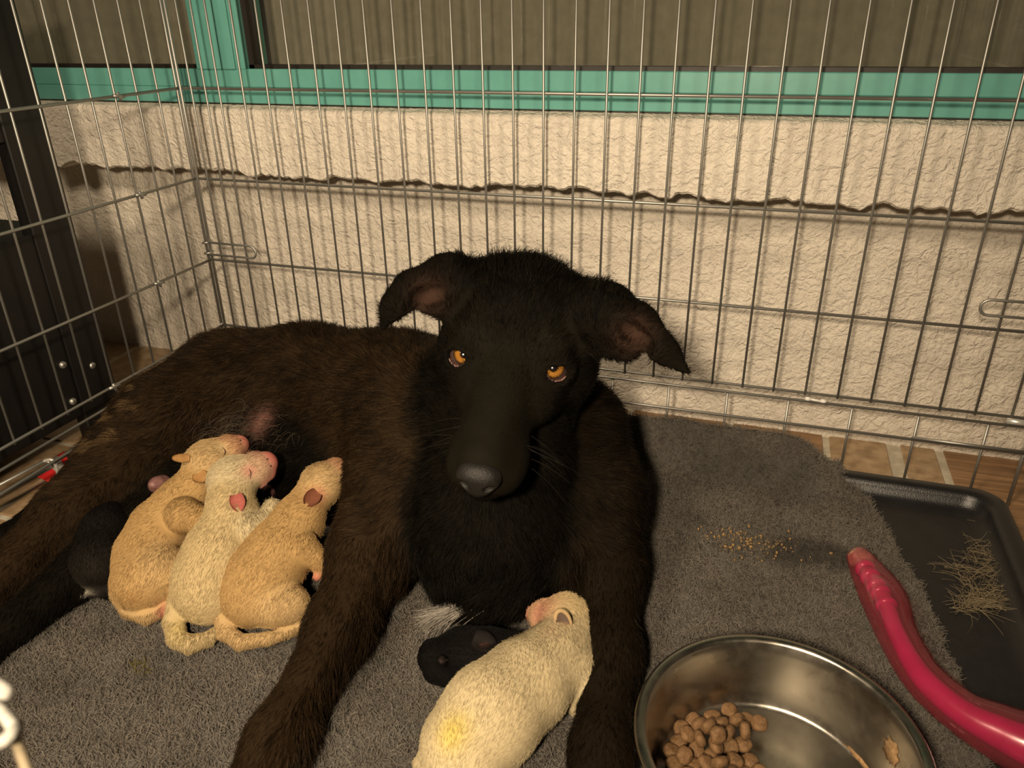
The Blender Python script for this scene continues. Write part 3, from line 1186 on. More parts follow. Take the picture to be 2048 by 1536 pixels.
pts[..., 2] = np.maximum(pts[..., 2], 0.72)
streak = noise3(P * np.array([3.5, 3.5, 3.5]), 71) + 0.7 * noise3(P * 7.5, 72)
cc = colp * (np.clip(0.35 + 1.5 * g.random(len(P))**1.5, 0, 2) * np.clip(1.0 + 0.55 * streak, 0.3, 2.0))[:, None]
pale = np.zeros(len(P), bool)
for px, py, r in ((245, 800, 0.8), (200, 868, 0.75), (225, 905, 0.5)):
    pale |= np.linalg.norm(P - surf(VD, px, py, 8), axis=1) < r * (0.8 + 0.3 * noise3(P * 2, 66))
pale &= noise3(P @ np.array([[1.0, 0, 0.5], [0, 1.0, 0.6], [-0.6, 0.2, 4.5]]).T * 1.6, 65) > 0.18
cc = np.where(pale[:, None], cc * 1.6 + np.array([0.040, 0.026, 0.012]), cc)
tag(hair('coat', pts, 0.0065, M_DOGHAIR, body, cc, 0.2), kind='stuff')
# white tuft on the breast
n = 420
root = surf(VD, 922, 1220, 8) + [0.02, 0.12, 0.02] + g.normal(size=(n, 3)) * [0.13, 0.035, 0.05]
tipd = nrm(at(845, 1265, 0.95) - at(930, 1215, 1.75))
pts = strands(root, np.tile(nrm(tipd + [0, -0.3, 0.3]), (n, 1)), np.tile(tipd, (n, 1)), 0.6 + 0.65 * g.random(n), 5, 0.22, 18)
tag(hair('breast_tuft', pts, 0.010, M_HAIR, body, np.tile((0.34, 0.31, 0.27), (n, 1)) * (0.25 + 0.75 * g.random((n, 1))), 0.3), 'tuft of long white hair', kind='stuff')
# thin grey belly hair round the teats
n = 260
a0 = at(500, 850, 3.55)
root = a0 + g.normal(size=(n, 3)) * [0.75, 0.55, 0.2]
pts = strands(root, np.tile(nrm([0.1, -0.6, 0.9]), (n, 1)) + 0.3 * g.normal(size=(n, 3)), np.tile(nrm([-0.3, -0.7, -0.5]), (n, 1)), 0.3 + 0.5 * g.random(n), 5, 0.35, 19)
tag(hair('belly_hair', pts, 0.0045, M_HAIR, body, np.tile((0.085, 0.066, 0.048), (n, 1)), 0.3), kind='stuff')
# whiskers
n = 14
wp, wd_ = [], []
for i in range(n):
    s = -1 if i % 2 else 1
    p = hd(0.62 * s, -0.85 + 0.25 * g.normal(), 1.6 + 0.25 * g.normal())
    wp.append(p)
    wd_.append(nrm(hr * s + 0.25 * g.normal() * hu + 0.2 * hf))
pts = strands(np.array(wp), np.array(wd_), np.array(wd_) + [0, 0, -0.5], 0.9 + 0.5 * g.random(n), 5, 0.1, 20)
tag(hair('whiskers', pts, 0.006, M_HAIR, body, np.tile((0.012, 0.010, 0.008), (n, 1)), 0.3), kind='stuff')

# ---------------------------------------------------------------- puppies
TAN = (0.36, 0.232, 0.098)
TAN2 = (0.41, 0.285, 0.140)
TAND = (0.30, 0.165, 0.060)
CRM = (0.42, 0.325, 0.175)
CRM2 = (0.44, 0.365, 0.225)
PNK = (0.46, 0.125, 0.115)
PAW = (0.42, 0.120, 0.105)
EARP = (0.30, 0.085, 0.070)
PBK2 = (0.0065, 0.0055, 0.0048)
PBLK = (0.0034, 0.0030, 0.0027)


def puppy(label, build, seed, h=0.04, hairn=42000, flow_from=None, marks=()):
    b = Body()
    build(b)
    V, F, C = b.mesh(h)
    for px, py, r, col, amt in marks:
        p = surf(V, px, py)
        kk = amt * np.exp(-(np.linalg.norm(V - p, axis=1) / r)**2)[:, None]
        C = C * (1 - kk) + np.array(col) * kk
    root = V.mean(0)
    root[2] = V[:, 2].min()
    t = thing('puppy', root, label, 'puppy', 'newborn puppies around the black dog')
    bo = obj('body', V, F.tolist(), M_PUPSKIN, t, col=C)
    P, N, q, w = scatter(V, F, hairn, seed)
    c = sum(w[i] * C[q[:, i]] for i in range(4))
    g = np.random.default_rng(seed)
    fl = nrm(P - flow_from) + 0.45 * np.stack([noise3(P * 2.2, seed), noise3(P * 2.2, seed + 1), noise3(P * 2.2, seed + 2)], -1)
    fl = nrm(fl - N * np.sum(fl * N, 1, keepdims=True))
    pink = (c[:, 0] > 2.3 * c[:, 1]) & (c[:, 0] > 0.15)
    L = 0.13 * (0.5 + 0.8 * g.random(len(P))) * np.where(pink, 0.25, 1)
    pts = strands(P - 0.012 * N, nrm(0.32 * N + fl), nrm(0.08 * N + fl), L, 3, 0.14, seed)
    cc = c * (0.62 + 0.62 * g.random(len(P)))[:, None]
    tag(hair('coat', pts, 0.0050, M_HAIR, bo, np.clip(cc, 0, 1), 0.3), kind='stuff')
    return t, V


def ear(parent, V, base, tip, lift, width, col, cup=0.35):
    """small cupped ear leaf, rooted on the skin at one pixel of the photo and pointing to another"""
    a, b = surf(V, *base, 6), surf(V, *tip, 8)
    n = nrm(CAM - a)
    l = b - a
    l = l - n * (l @ n) + n * lift
    wd = nrm(np.cross(l, n))
    nn = nrm(np.cross(wd, l))
    nn = nn if nn @ n > 0 else -nn

    def leaf(off):
        def fn(u, v):
            s = (v - 0.5) * 2
            wv = width * np.sqrt(np.clip(np.sin(math.pi * (0.16 + 0.80 * u)), 0, 1))
            p = a + 0.06 * n + l * u[..., None] + wd * (s * wv)[..., None]
            p = p + nn * (cup * width * (s * s - 0.3) + 0.10 * np.sin(math.pi * 0.5 * u) * width + off)[..., None]
            return p
        return grid(fn, 12, 9)
    V1, F1 = leaf(0.02)
    V2, F2 = leaf(-0.02)
    rim = [i * 9 for i in range(12)] + [99 + j for j in range(1, 9)] + [i * 9 + 8 for i in range(10, -1, -1)] + list(range(7, 0, -1))
    m = len(V1)
    F = F1 + [tuple(i + m for i in f[::-1]) for f in F2] + [(rim[k], rim[(k + 1) % len(rim)], m + rim[(k + 1) % len(rim)], m + rim[k]) for k in range(len(rim))]
    nm = 'puppy_ear_%d_%d' % (int(col[0] * 1000), int(col[1] * 1000))
    mt = bpy.data.materials.get(nm) or stuff_mat(nm, [c * 0.8 for c in col], [c * 1.15 for c in col], 120, 0.75, 0.2, 0.0005, spec=0.12)
    return obj('ear', np.vstack([V1, V2]), F, mt, parent)


def ear_ring(parent, V, c, rx, ry, ang, col, inner):
    """open ear seen from above: a raised rim round a darker hollow"""
    p = surf(V, *c, 6)
    n = nrm(CAM - p)
    a = nrm(RW[0] - n * (RW[0] @ n))
    b = np.cross(n, a)
    ca, sa = math.cos(ang), math.sin(ang)
    a, b = ca * a + sa * b, -sa * a + ca * b
    t = np.linspace(0, 2 * math.pi, 25)[:-1]
    P = np.array([p + rx * math.cos(x) * a + ry * math.sin(x) * b + n * (0.03 + 0.05 * math.sin(x + 0.6)) for x in t])
    W, F = tube(P, 0.040 + 0.016 * np.sin(t), 10, closed=True)
    mt = stuff_mat('ear_rim', [x * 0.85 for x in col], [x * 1.1 for x in col], 120, 0.75, 0.2, 0.0005, spec=0.12)
    e = obj('ear', W, F, mt, parent)
    W, F = lathe((0, 0), [(0.0, 0.0), (0.5, 0.004), (1.0, 0.03)], 20)
    W = p + n * 0.035 + np.outer(W[:, 0] * rx, a) + np.outer(W[:, 1] * ry, b) + np.outer(W[:, 2], n)
    obj('ear_hollow', W, F, plain('ear_hollow', inner, 0.7), e)


def nostrils(parent, V, pts):
    for x, y in pts:
        p = surf(V, x, y, 4)
        S, F = uv_sphere(10, 6)
        obj('nostril', p + 0.030 * S, F, M_SLIT, parent)


M_SLIT = plain('closed_lid', (0.06, 0.022, 0.018), 0.6)


def closed_eye(parent, V, pts):
    P = np.array([surf(V, x, y, 4) for x, y in pts])
    n = 9
    W, F = tube(spline(P, n), 0.020 * np.sin(np.linspace(0.25, math.pi - 0.25, n)), 6)
    obj('closed_eye', W, F, M_SLIT, parent)


def pup_tan_left(b):
    A = at
    b.chain([A(290, 1160, 1.45), A(296, 1108, 1.70), A(320, 1056, 2.05), A(362, 1010, 2.45), A(390, 968, 2.90)], [0.84, 0.80, 0.74, 0.66, 0.56], 0.3, TAN)
    hc = A(415, 925, 3.25)
    b.ell(hc, (0.66, 0.64, 0.60), None, 0.2, TAN2)
    b.cone(A(428, 915, 3.28), 0.54, A(458, 899, 3.42), 0.42, 0.15, TAN2)
    b.cone(A(466, 896, 3.42), 0.35, A(478, 890, 3.44), 0.29, 0.12, PNK)
    b.cone(A(470, 905, 3.22), 0.26, A(480, 902, 3.22), 0.22, 0.10, TAN2)
    b.chain([A(368, 1030, 2.60), A(404, 1042, 2.48), A(418, 1056, 2.25)], [0.50, 0.36, 0.22], 0.10, TAN)
    b.chain([A(418, 1056, 2.25), A(398, 1074, 2.0)], [0.20, 0.13], 0.06, TAN2)
    b.ell(A(392, 1080, 1.95), (0.13, 0.17, 0.12), None, 0.05, PAW)
    b.ell(A(316, 1140, 1.66), (0.70, 0.76, 0.66), None, 0.10, TAN2)
    b.chain([A(338, 1168, 1.45), A(350, 1196, 1.15)], [0.42, 0.20], 0.12, TAN)
    b.ell(A(335, 1219, 0.98), (0.19, 0.20, 0.15), None, 0.06, PAW)
    b.chain([A(244, 1186, 1.10), A(258, 1217, 0.95), A(294, 1232, 0.90), A(334, 1216, 0.95), A(362, 1180, 1.2)], [0.30, 0.22, 0.19, 0.16, 0.09], 0.05, TAN2)


def pup_cream_mid(b):
    A = at
    b.chain([A(410, 1180, 1.50), A(420, 1145, 1.75), A(440, 1098, 2.15), A(466, 1048, 2.5), A(462, 1005, 2.90)], [0.82, 0.84, 0.80, 0.70, 0.64], 0.3, CRM)
    hc = A(466, 962, 3.20)
    b.ell(hc, (0.70, 0.66, 0.64), None, 0.2, CRM2)
    b.cone(A(478, 952, 3.25), 0.58, A(510, 938, 3.38), 0.46, 0.15, CRM2)
    b.cone(A(520, 932, 3.40), 0.40, A(531, 927, 3.42), 0.34, 0.12, PNK)
    b.cone(A(522, 950, 3.18), 0.30, A(534, 946, 3.18), 0.24, 0.10, PNK)
    b.ell(A(536, 914, 3.62), (0.13, 0.13, 0.09), None, 0.05, (0.30, 0.05, 0.05))
    b.chain([A(500, 1056, 2.6), A(526, 1048, 2.6), A(543, 1020, 2.80)], [0.46, 0.32, 0.24], 0.10, CRM2)
    b.ell(A(544, 1014, 2.85), (0.22, 0.18, 0.24), None, 0.06, CRM2)
    b.ell(A(430, 1190, 1.45), (0.64, 0.72, 0.66), None, 0.14, CRM)
    b.chain([A(364, 1205, 1.3), A(349, 1242, 1.05), A(354, 1276, 0.92), A(380, 1288, 0.90), A(418, 1276, 0.90), A(446, 1252, 0.95)], [0.36, 0.27, 0.23, 0.20, 0.16, 0.12], 0.05, CRM)


def pup_tan_right(b):
    A = at
    b.chain([A(506, 1188, 1.50), A(530, 1150, 1.82), A(560, 1102, 2.15), A(594, 1048, 2.5), A(620, 1002, 2.85)], [0.82, 0.88, 0.80, 0.64, 0.54], 0.3, TAN)
    hc = A(644, 968, 3.10)
    b.ell(hc, (0.58, 0.60, 0.58), None, 0.2, TAN2)
    b.cone(hc, 0.52, A(672, 948, 3.2), 0.42, 0.15, TAN2)
    b.cone(A(676, 945, 3.22), 0.34, A(692, 940, 3.22), 0.26, 0.12, PNK)
    b.chain([A(604, 1096, 2.35), A(634, 1118, 2.05), A(640, 1140, 1.80)], [0.46, 0.27, 0.17], 0.10, TAN)
    b.ell(A(637, 1150, 1.70), (0.13, 0.18, 0.13), None, 0.05, PAW)
    b.ell(A(550, 1206, 1.42), (0.86, 0.58, 0.62), np.array([nrm([0.94, 0.3, 0]), nrm([-0.3, 0.94, 0]), [0, 0, 1.0]]), 0.09, TAN2)
    b.chain([A(590, 1222, 1.15), A(602, 1212, 1.12)], [0.26, 0.17], 0.08, TAN)
    b.ell(A(606, 1204, 1.16), (0.16, 0.24, 0.14), None, 0.05, PAW)
    b.chain([A(452, 1228, 1.15), A(452, 1262, 0.98), A(482, 1284, 0.90), A(540, 1276, 0.90), A(606, 1250, 0.92)], [0.32, 0.22, 0.17, 0.14, 0.11], 0.05, TAN2)


def pup_cream_front(b):
    A = at
    b.chain([A(935, 1488, 1.52), A(985, 1428, 1.68), A(1052, 1368, 1.66), A(1112, 1320, 1.62), A(1138, 1278, 1.66)], [0.94, 0.98, 0.90, 0.78, 0.64], 0.35, CRM2)
    b.ell(A(1135, 1242, 1.78), (0.64, 0.66, 0.62), None, 0.2, CRM)
    b.cone(A(1120, 1240, 1.72), 0.54, A(1090, 1234, 1.60), 0.40, 0.15, CRM)
    b.cone(A(1086, 1231, 1.58), 0.32, A(1068, 1228, 1.52), 0.19, 0.12, (0.42, 0.135, 0.11))
    b.chain([A(1148, 1345, 1.5), A(1172, 1380, 1.25), A(1158, 1408, 0.98)], [0.56, 0.42, 0.27], 0.14, CRM2)
    b.chain([A(988, 1475, 1.4), A(1012, 1500, 1.05)], [0.66, 0.36], 0.18, CRM2)
    b.chain([A(882, 1496, 1.45), A(856, 1530, 1.15), A(856, 1572, 0.98), A(884, 1600, 0.95)], [0.40, 0.27, 0.18, 0.10], 0.10, CRM2)
    b.ball(A(925, 1538, 1.35), 0.74, 0.2, CRM2)


def pup_black_front(b):
    A = at
    b.chain([A(1020, 1325, 1.35), A(985, 1312, 1.35)], [0.70, 0.62], 0.3, PBLK)
    b.ell(A(938, 1308, 1.32), (0.74, 0.62, 0.60), None, 0.25, PBLK)
    b.cone(A(912, 1308, 1.28), 0.52, A(875, 1312, 1.18), 0.40, 0.12, PBLK)
    b.ell(A(855, 1308, 1.18), (0.20, 0.36, 0.30), None, 0.06, PBLK)
    b.cone(A(868, 1342, 0.98), 0.26, A(915, 1352, 0.98), 0.32, 0.12, PBLK)
    b.ball(A(884, 1320, 1.62), 0.10, 0.06, PBLK)


def pup_black_back(b):
    A = at
    b.chain([A(198, 1118, 1.60), A(208, 1062, 1.80), A(222, 1012, 1.9)], [0.74, 0.66, 0.5], 0.3, PBK2)
    b.ell(A(190, 1130, 1.60), (0.66, 0.62, 0.62), None, 0.10, (0.012, 0.0098, 0.0078))
    b.chain([A(200, 1168, 1.15), A(222, 1180, 1.0)], [0.34, 0.24], 0.10, PBK2)
    b.chain([A(192, 1164, 1.25), A(180, 1180, 1.1)], [0.18, 0.12], 0.06, PBK2)
    b.chain([A(178, 1183, 1.1), A(165, 1183, 1.1), A(160, 1168, 1.15)], [0.09, 0.09, 0.055], 0.03, (0.55, 0.50, 0.42))


t, V = puppy('tan newborn puppy nursing, leftmost of the three pale puppies', pup_tan_left, 101, flow_from=at(480, 886, 3.4), marks=((440, 890, 0.2, CRM, 0.5), (268, 1200, 0.25, TAND, 0.5)))
closed_eye(t, V, [(446, 890), (452, 900), (450, 912)])
ear(t, V, (398, 942), (414, 966), 0.16, 0.20, TAND)
ear(t, V, (376, 912), (350, 916), 0.05, 0.12, TAND)
nostrils(t, V, [(484, 880)])
t, V = puppy('cream-white newborn puppy with pink muzzle nursing between two tan puppies', pup_cream_mid, 111, flow_from=at(533, 924, 3.4), marks=((504, 940, 0.22, PNK, 0.55), (360, 1255, 0.3, (0.45, 0.36, 0.14), 0.6)))
closed_eye(t, V, [(500, 934), (505, 944), (503, 958)])
ear(t, V, (474, 984), (482, 1016), 0.14, 0.19, EARP)
nostrils(t, V, [(538, 918), (544, 930)])
t, V = puppy('tan newborn puppy nursing beside the dog\'s foreleg, face hidden', pup_tan_right, 121, flow_from=at(692, 938, 3.2), marks=((640, 990, 0.22, (0.42, 0.15, 0.11), 0.8),))
ear(t, V, (638, 982), (612, 1004), 0.12, 0.20, (0.15, 0.055, 0.030))
t, V = puppy('cream-white puppy lying between the dog\'s front legs near the bowl', pup_cream_front, 131, h=0.045, hairn=60000, flow_from=at(1072, 1232, 1.55),
             marks=((905, 1452, 0.32, (0.52, 0.41, 0.10), 0.75), (897, 1472, 0.25, (0.52, 0.41, 0.10), 0.5), (1075, 1225, 0.45, (0.40, 0.12, 0.10), 0.6), (1100, 1256, 0.25, (0.44, 0.25, 0.15), 0.25), (1127, 1238, 0.12, (0.26, 0.12, 0.06), 0.7)))
ear_ring(t, V, (1127, 1238), 0.16, 0.25, 0.35, (0.34, 0.24, 0.125), (0.055, 0.028, 0.015))
t, V = puppy('black puppy lying with its head under the dog\'s chest', pup_black_front, 141, hairn=30000, flow_from=at(850, 1308, 1.2), marks=((960, 1278, 0.12, (0.07, 0.03, 0.026), 0.8), (882, 1320, 0.09, (0.05, 0.036, 0.034), 0.8)))
ear(t, V, (945, 1272), (990, 1288), 0.14, 0.24, (0.007, 0.0055, 0.005))
t, V = puppy('black puppy with white tail tip tucked between the dog\'s hind legs', pup_black_back, 151, hairn=16000, flow_from=at(225, 1000, 1.6))

# teats of the mother beside the nursing puppies
M_TEAT = stuff_mat('teat_skin', (0.13, 0.055, 0.05), (0.22, 0.11, 0.10), 150, 0.5, 0.4, 0.001)
for px, py, r in ((322, 965, 0.30), (534, 984, 0.24)):
    p = surf(VD, px, py, 8)
    tb = Body()
    d = nrm(np.array([0.1, -0.75, 0.5]))
    tb.cone(p - 0.15 * d, r, p + 0.05 * d, r * 0.85, 0.1, (1, 1, 1))
    tb.cone(p, r * 0.5, p + 0.28 * d, r * 0.32, 0.15, (1, 1, 1))
    W, F, _ = tb.mesh(0.04)
    obj('teat', W, F.tolist(), M_TEAT, mother)

# ---------------------------------------------------------------- bowl and kibble
BC = np.array([22.22, -13.72])
M_STEEL, N_, L_, b_ = nodes('stainless_steel')
b_.inputs['Metallic'].default_value = 1.0
tc = N_.new('ShaderNodeTexCoord')
t1 = add_noise(N_, L_, 26, 5, 0.65, 0.6, tc.outputs['Object'])
r1 = ramp(N_, L_, t1.outputs['Fac'], [(0.55, (0.36, 0.335, 0.29)), (0.72, (0.29, 0.25, 0.20))])
L_.new(r1.outputs[0], b_.inputs['Base Color'])
t2 = add_noise(N_, L_, 60, 4, 0.6, 0.2, tc.outputs['Object'])
r2 = ramp(N_, L_, t2.outputs['Fac'], [(0.35, (0.26,) * 3), (0.75, (0.42,) * 3)])
L_.new(r2.outputs[0], b_.inputs['Roughness'])
prof = [(0.0, 0.80), (2.22, 0.80), (2.30, 0.86), (2.40, 1.30), (2.46, 2.30), (2.50, 2.40), (2.58, 2.38), (2.64, 2.42), (2.64, 2.50), (2.58, 2.535), (2.46, 2.53), (2.42, 2.47), (2.37, 2.25), (2.24, 1.20), (2.19, 1.00), (2.13, 0.93), (2.06, 0.925), (1.98, 0.90), (1.2, 0.89), (0.0, 0.89)]
V, F = lathe(BC, prof, 96)
bowl = thing('dog_bowl', (BC[0], BC[1], 0.8), 'round stainless steel food bowl with a little dry kibble', 'bowl')
obj('bowl_shell', V, F, M_STEEL, bowl)
M_FOOD = stuff_mat('dried_food', (0.20, 0.115, 0.045), (0.34, 0.21, 0.10), 300, 0.9, 0.6, 0.001)
# dried food stuck to the wall and foot of the bowl
for (a0, a1, z0, z1, sd) in ((18, 30, 1.55, 2.05, 1), (-2, 10, 1.25, 1.55, 2), (28, 48, 0.95, 1.03, 3), (8, 20, 0.95, 1.02, 4)):
    g = np.random.default_rng(sd)
    n = 22
    cen, rad = ((a0 + a1) / 2, (z0 + z1) / 2), ((a1 - a0) / 2, (z1 - z0) / 2)
    ring = []
    for k in range(n):
        t = 2 * math.pi * k / n
        s = 0.7 + 0.5 * g.random()
        ring.append((cen[0] + rad[0] * s * math.cos(t), cen[1] + rad[1] * s * math.sin(t)))
    V = []
    for dr in (0.0, 0.02):
        for a, z in ring + [cen]:
            r = np.interp(z, [0.93, 1.0, 1.2, 2.25], [2.13, 2.19, 2.24, 2.37]) - 0.006 - dr * (1 if (a, z) == cen else 0.6)
            V.append((BC[0] + r * math.cos(math.radians(a)), BC[1] + r * math.sin(math.radians(a)), z))
    m = n + 1
    F = [(m + n, m + k, m + (k + 1) % n) for k in range(n)] + [(k, (k + 1) % n, m + (k + 1) % n, m + k) for k in range(n)]
    obj('dried_food', V, F, M_FOOD, bowl)

M_KIB = stuff_mat('kibble', (0.095, 0.047, 0.016), (0.17, 0.092, 0.036), 260, 0.75, 0.8, 0.0012, bscale=420)
kb = Body()
kb.ell((0, 0, 0), (0.185, 0.185, 0.125), None, 0.03, (1, 1, 1))
Vk, Fk, _ = kb.mesh(0.05)
kmesh = []
for s in range(4):
    Vv = Vk * (1 + 0.14 * noise3(Vk * 9 + s * 7.3, s)[:, None])
    Vv[:, 2] = np.clip(Vv[:, 2], -0.10, 0.10)
    me = bpy.data.meshes.new('kibble')
    me.from_pydata((Vv * U).tolist(), [], [tuple(int(i) for i in f) for f in Fk])
    me.polygons.foreach_set('use_smooth', np.ones(len(me.polygons), bool))
    me.materials.append(M_KIB)
    kmesh.append(me)
kp = [(1357, 1452), (1384, 1437), (1425, 1433), (1458, 1420), (1400, 1452), (1418, 1452), (1440, 1445), (1473, 1440), (1492, 1440), (1518, 1446), (1358, 1482), (1400, 1478), (1436, 1470), (1457, 1468), (1490, 1462),
      (1375, 1468), (1344, 1502), (1368, 1512), (1394, 1500), (1424, 1510), (1432, 1490), (1460, 1495), (1486, 1487), (1412, 1525), (1390, 1532), (1440, 1525), (1470, 1520), (1500, 1522), (1350, 1528), (1372, 1548),
      (1408, 1552), (1436, 1556), (1462, 1548), (1492, 1552), (1520, 1548), (1350, 1560), (1385, 1575), (1420, 1582), (1455, 1580), (1490, 1582)]
g = np.random.default_rng(77)
placed = []
for i, (px, py) in enumerate(kp):
    h = 1.02
    for _ in range(6):
        p = at(px, py, h)
        d = p[:2] - BC
        m = 2.02
        if np.hypot(*d) > m:
            p[:2] = BC + d / np.hypot(*d) * m
        if any(np.hypot(*(p[:2] - q[:2])) < 0.30 and abs(p[2] - q[2]) < 0.2 for q in placed):
            h += 0.20
        else:
            break
    placed.append(p)
    o = bpy.data.objects.new('kibble', kmesh[i % 4])
    COL.objects.link(o)
    o.location = Vector(p * U)
    tilt = 0.25 + (0.9 if h > 1.1 else 0.0)
    o.rotation_euler = (tilt * g.normal(), tilt * g.normal(), 6.28 * g.random())
    tag(o, 'brown round kibble piece in the steel bowl', 'kibble', 'kibble pieces in the bowl')

# ---------------------------------------------------------------- pink chew stick
M_CLEAR = glass_sheet('clear_pink_plastic', (0.93, 0.62, 0.66), 0.12, 0.16)
N_, L_ = M_CLEAR.node_tree.nodes, M_CLEAR.node_tree.links
df = N_.new('ShaderNodeBsdfDiffuse')
df.inputs[0].default_value = (0.50, 0.10, 0.13, 1)
m2 = N_.new('ShaderNodeMixShader')
m2.inputs[0].default_value = 0.14
mx_ = [n for n in N_ if n.type == 'MIX_SHADER' and n != m2][0]
L_.new(mx_.outputs[0], m2.inputs[1])
L_.new(df.outputs[0], m2.inputs[2])
L_.new(m2.outputs[0], [n for n in N_ if n.type == 'OUTPUT_MATERIAL'][0].inputs[0])
M_PINK = stuff_mat('hot_pink_plastic', (0.40, 0.006, 0.125), (0.50, 0.010, 0.17), 40, 0.28, 0.15, 0.001)
TP = [at(1716, 1112, 1.75), at(1738, 1150, 1.75), at(1768, 1200, 1.72), at(1795, 1270, 1.65), at(1845, 1355, 1.55), at(1925, 1425, 1.5), at(2010, 1470, 1.5), at(2090, 1505, 1.5), at(2170, 1530, 1.5)]
cv = spline(TP, 60)
rr = spline(np.array([0.30, 0.42, 0.52, 0.44, 0.42, 0.46, 0.58, 0.70, 0.72]), 60)[:, 0]
toy = thing('chew_toy', at(1925, 1425, 0.9), 'clear plastic curved dog toy with hot pink core beside the bowl', 'toy')
V, F = tube(cv, rr, 24, cap=False)
Vn = V + 0.012 * noise3(V * 6, 5)[:, None]
obj('clear_shell', Vn, F, M_CLEAR, toy)
cr = spline(np.array([0.14, 0.19, 0.20, 0.20, 0.24, 0.27, 0.34, 0.42, 0.46]), 60)[:, 0]
V, F = tube(cv[6:], cr[6:], 16)
core = obj('pink_core', V, F, M_PINK, toy)
for i in (5, 8, 11, 13, 16):
    d = nrm(cv[i + 1] - cv[i])
    V, F = tube([cv[i] - d * 0.10, cv[i] - d * 0.05, cv[i] + d * 0.05, cv[i] + d * 0.10], [0.18, 0.25, 0.25, 0.18], 18)
    obj('core_ring', V, F, M_PINK, core)
M_CHEW = stuff_mat('chewed_end', (0.22, 0.10, 0.07), (0.36, 0.20, 0.15), 120, 0.35, 0.8, 0.002)
V, F = tube(np.vstack([cv[0] - (cv[1] - cv[0]) * 0.6, cv[0], cv[1], cv[2], cv[3]]), [0.22, 0.29, 0.31, 0.28, 0.12], 20)
V = V + 0.06 * np.stack([noise3(V * 4, 1), noise3(V * 4, 2), noise3(V * 4, 3)], -1)
obj('chewed_end', V, F, M_CHEW, toy)

# ---------------------------------------------------------------- small things
# crumbs on the mat
M_CRUMB = stuff_mat('crumbs', (0.19, 0.115, 0.045), (0.30, 0.19, 0.08), 200, 0.9, 0.3, 0.001)
g = np.random.default_rng(31)
parts = []
S8, F8 = uv_sphere(6, 4)
for i in range(170):
    c = CRUMB + np.array([0.62 * g.normal(), 0.34 * g.normal(), 0])
    c[2] = mat_h(c[0:1], c[1:2])[0] + 0.09 + 0.06 * g.random()
    r = 0.012 + 0.038 * g.random()**2
    parts.append((c + S8 * r * (0.6 + 0.8 * g.random(3)), F8))
V, F = merge(parts)
tag(obj('food_crumbs', V, F, M_CRUMB), 'scatter of yellow-brown food crumbs on the grey mat', 'crumbs', kind='stuff')
# tufts of shed hair in the tray
g = np.random.default_rng(33)
allp = []
for (x0, y0, x1, y1, n, spread) in ((1895, 1150, 2040, 1110, 90, 0.30), (1930, 1205, 2060, 1165, 120, 0.22), (1950, 1120, 1990, 1090, 60, 0.25), (1915, 1215, 1990, 1190, 80, 0.14), (2000, 1100, 2050, 1180, 60, 0.25), (1985, 1060, 2000, 1050, 50, 0.12)):
    a, b = at(x0, y0, 0.34), at(x1, y1, 0.34)
    u = g.random((n, 1))
    root = a + (b - a) * u * 0.7 + g.normal(size=(n, 3)) * [spread, spread, 0.08]
    root[:, 2] = 0.26 + 0.18 * g.random(n)
    d = nrm(b - a)
    allp.append(strands(root, np.tile(d, (n, 1)) + 0.35 * g.normal(size=(n, 3)) * [1, 1, 0.3], np.tile(d, (n, 1)) + 0.9 * g.normal(size=(n, 3)) * [1, 1, 0.3], 0.4 + 0.8 * g.random(n), 6, 1.6, 34))
pts = np.vstack(allp)
pts[..., 2] = 0.25 + 0.28 * np.clip(pts[..., 2] - 0.25, 0, 0.9)
hm = at(1970, 1150, 0.24)
tag(hair('shed_hair', pts, 0.0060, M_HAIR, None, np.tile((0.30, 0.24, 0.15), (len(pts), 1)) * (0.4 + 0.6 * g.random((len(pts), 1))), 0.5, origin=hm), 'pale tufts of shed hair lying in the black tray', 'shed hair', kind='stuff')
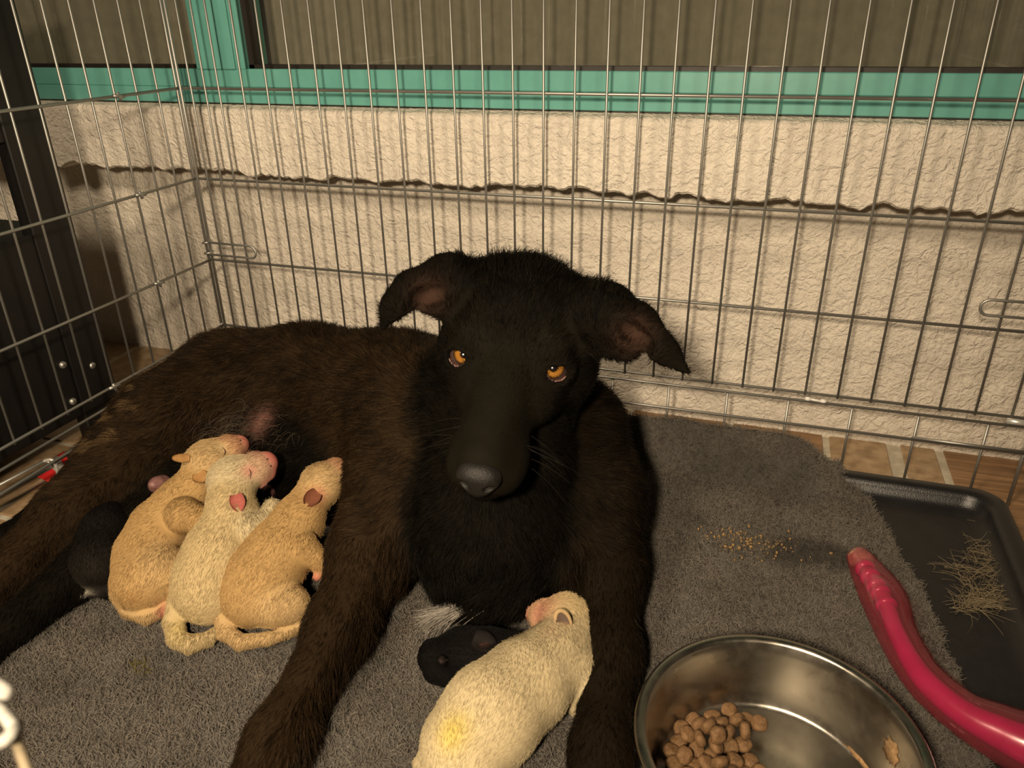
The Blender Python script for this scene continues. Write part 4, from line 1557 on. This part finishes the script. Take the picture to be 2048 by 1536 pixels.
# red and white wrapper outside the crate on the left
M_RED = plain('red_print', (0.75, 0.03, 0.03), 0.35)
M_PAPER = plain('white_print', (0.50, 0.46, 0.42), 0.4)
a, b, c, d = at(52, 962, 0.15), at(128, 905, 0.15), at(138, 925, 0.15), at(98, 968, 0.15)


def wrap(u0, u1):
    def fn(u, v):
        u = u0 + (u1 - u0) * u
        u3, v3 = u[..., None], v[..., None]
        P = (a * (1 - u3) + b * u3) * (1 - v3) + (d * (1 - u3) + c * u3) * v3
        P[..., 2] += 0.10 + 0.10 * noise3(P * 2.5, 71) + 0.12 * np.sin(v * 3.14)
        return P
    return grid(fn, 10, 10)


wr = thing('wrapper', (a + c) / 2 * [1, 1, 0], 'crumpled red and white wrapper lying under the left crate wires', 'wrapper')
for u0, u1, m, nm in ((0, 0.42, M_RED, 'red_panel'), (0.42, 0.78, M_PAPER, 'white_panel'), (0.78, 1.0, M_RED, 'red_panel')):
    V, F = wrap(u0, u1)
    obj(nm, V, F, m, wr)
# white cord wound round a rod at the near left corner, close to the lens
hN = 10.2
M_CORD = stuff_mat('white_cord', (0.20, 0.195, 0.175), (0.27, 0.26, 0.24), 500, 0.7, 0.6, 0.001)
M_ROD = plain('tan_rod', (0.16, 0.13, 0.085), 0.5)
cr_ = thing('cord', at(20, 1440, hN), 'blurred white cord wound round a tan rod at the near left corner', 'cord')
for pp in ([(-30, 1352, 0), (2, 1372, 0.1), (14, 1385, 0.12), (-6, 1400, 0.1), (-40, 1405, 0)], [(-40, 1375, 0.1), (5, 1425, 0.12), (28, 1456, 0.1), (34, 1470, 0)], [(-35, 1492, 0), (6, 1482, 0.1), (26, 1462, 0.12), (33, 1450, 0.05)]):
    V, F = tube(spline([at(x, y, hN + dz) for x, y, dz in pp], 20), 0.042, 10)
    obj('cord_strand', V, F, M_CORD, cr_)
ra_, rb_ = at(26, 1462, hN), at(75, 1600, hN - 0.2)
rc_ = np.array([rb_[0] + 0.25, rb_[1] - 0.35, 0.0])
V, F = tube(np.vstack([[ra_], spline([rb_, (rb_ + rc_) / 2 + [0.1, -0.15, 4.2], rc_ + [0, 0, 5.0], rc_], 14)]), 0.035, 10)
obj('rod', V, F, M_ROD, cr_)
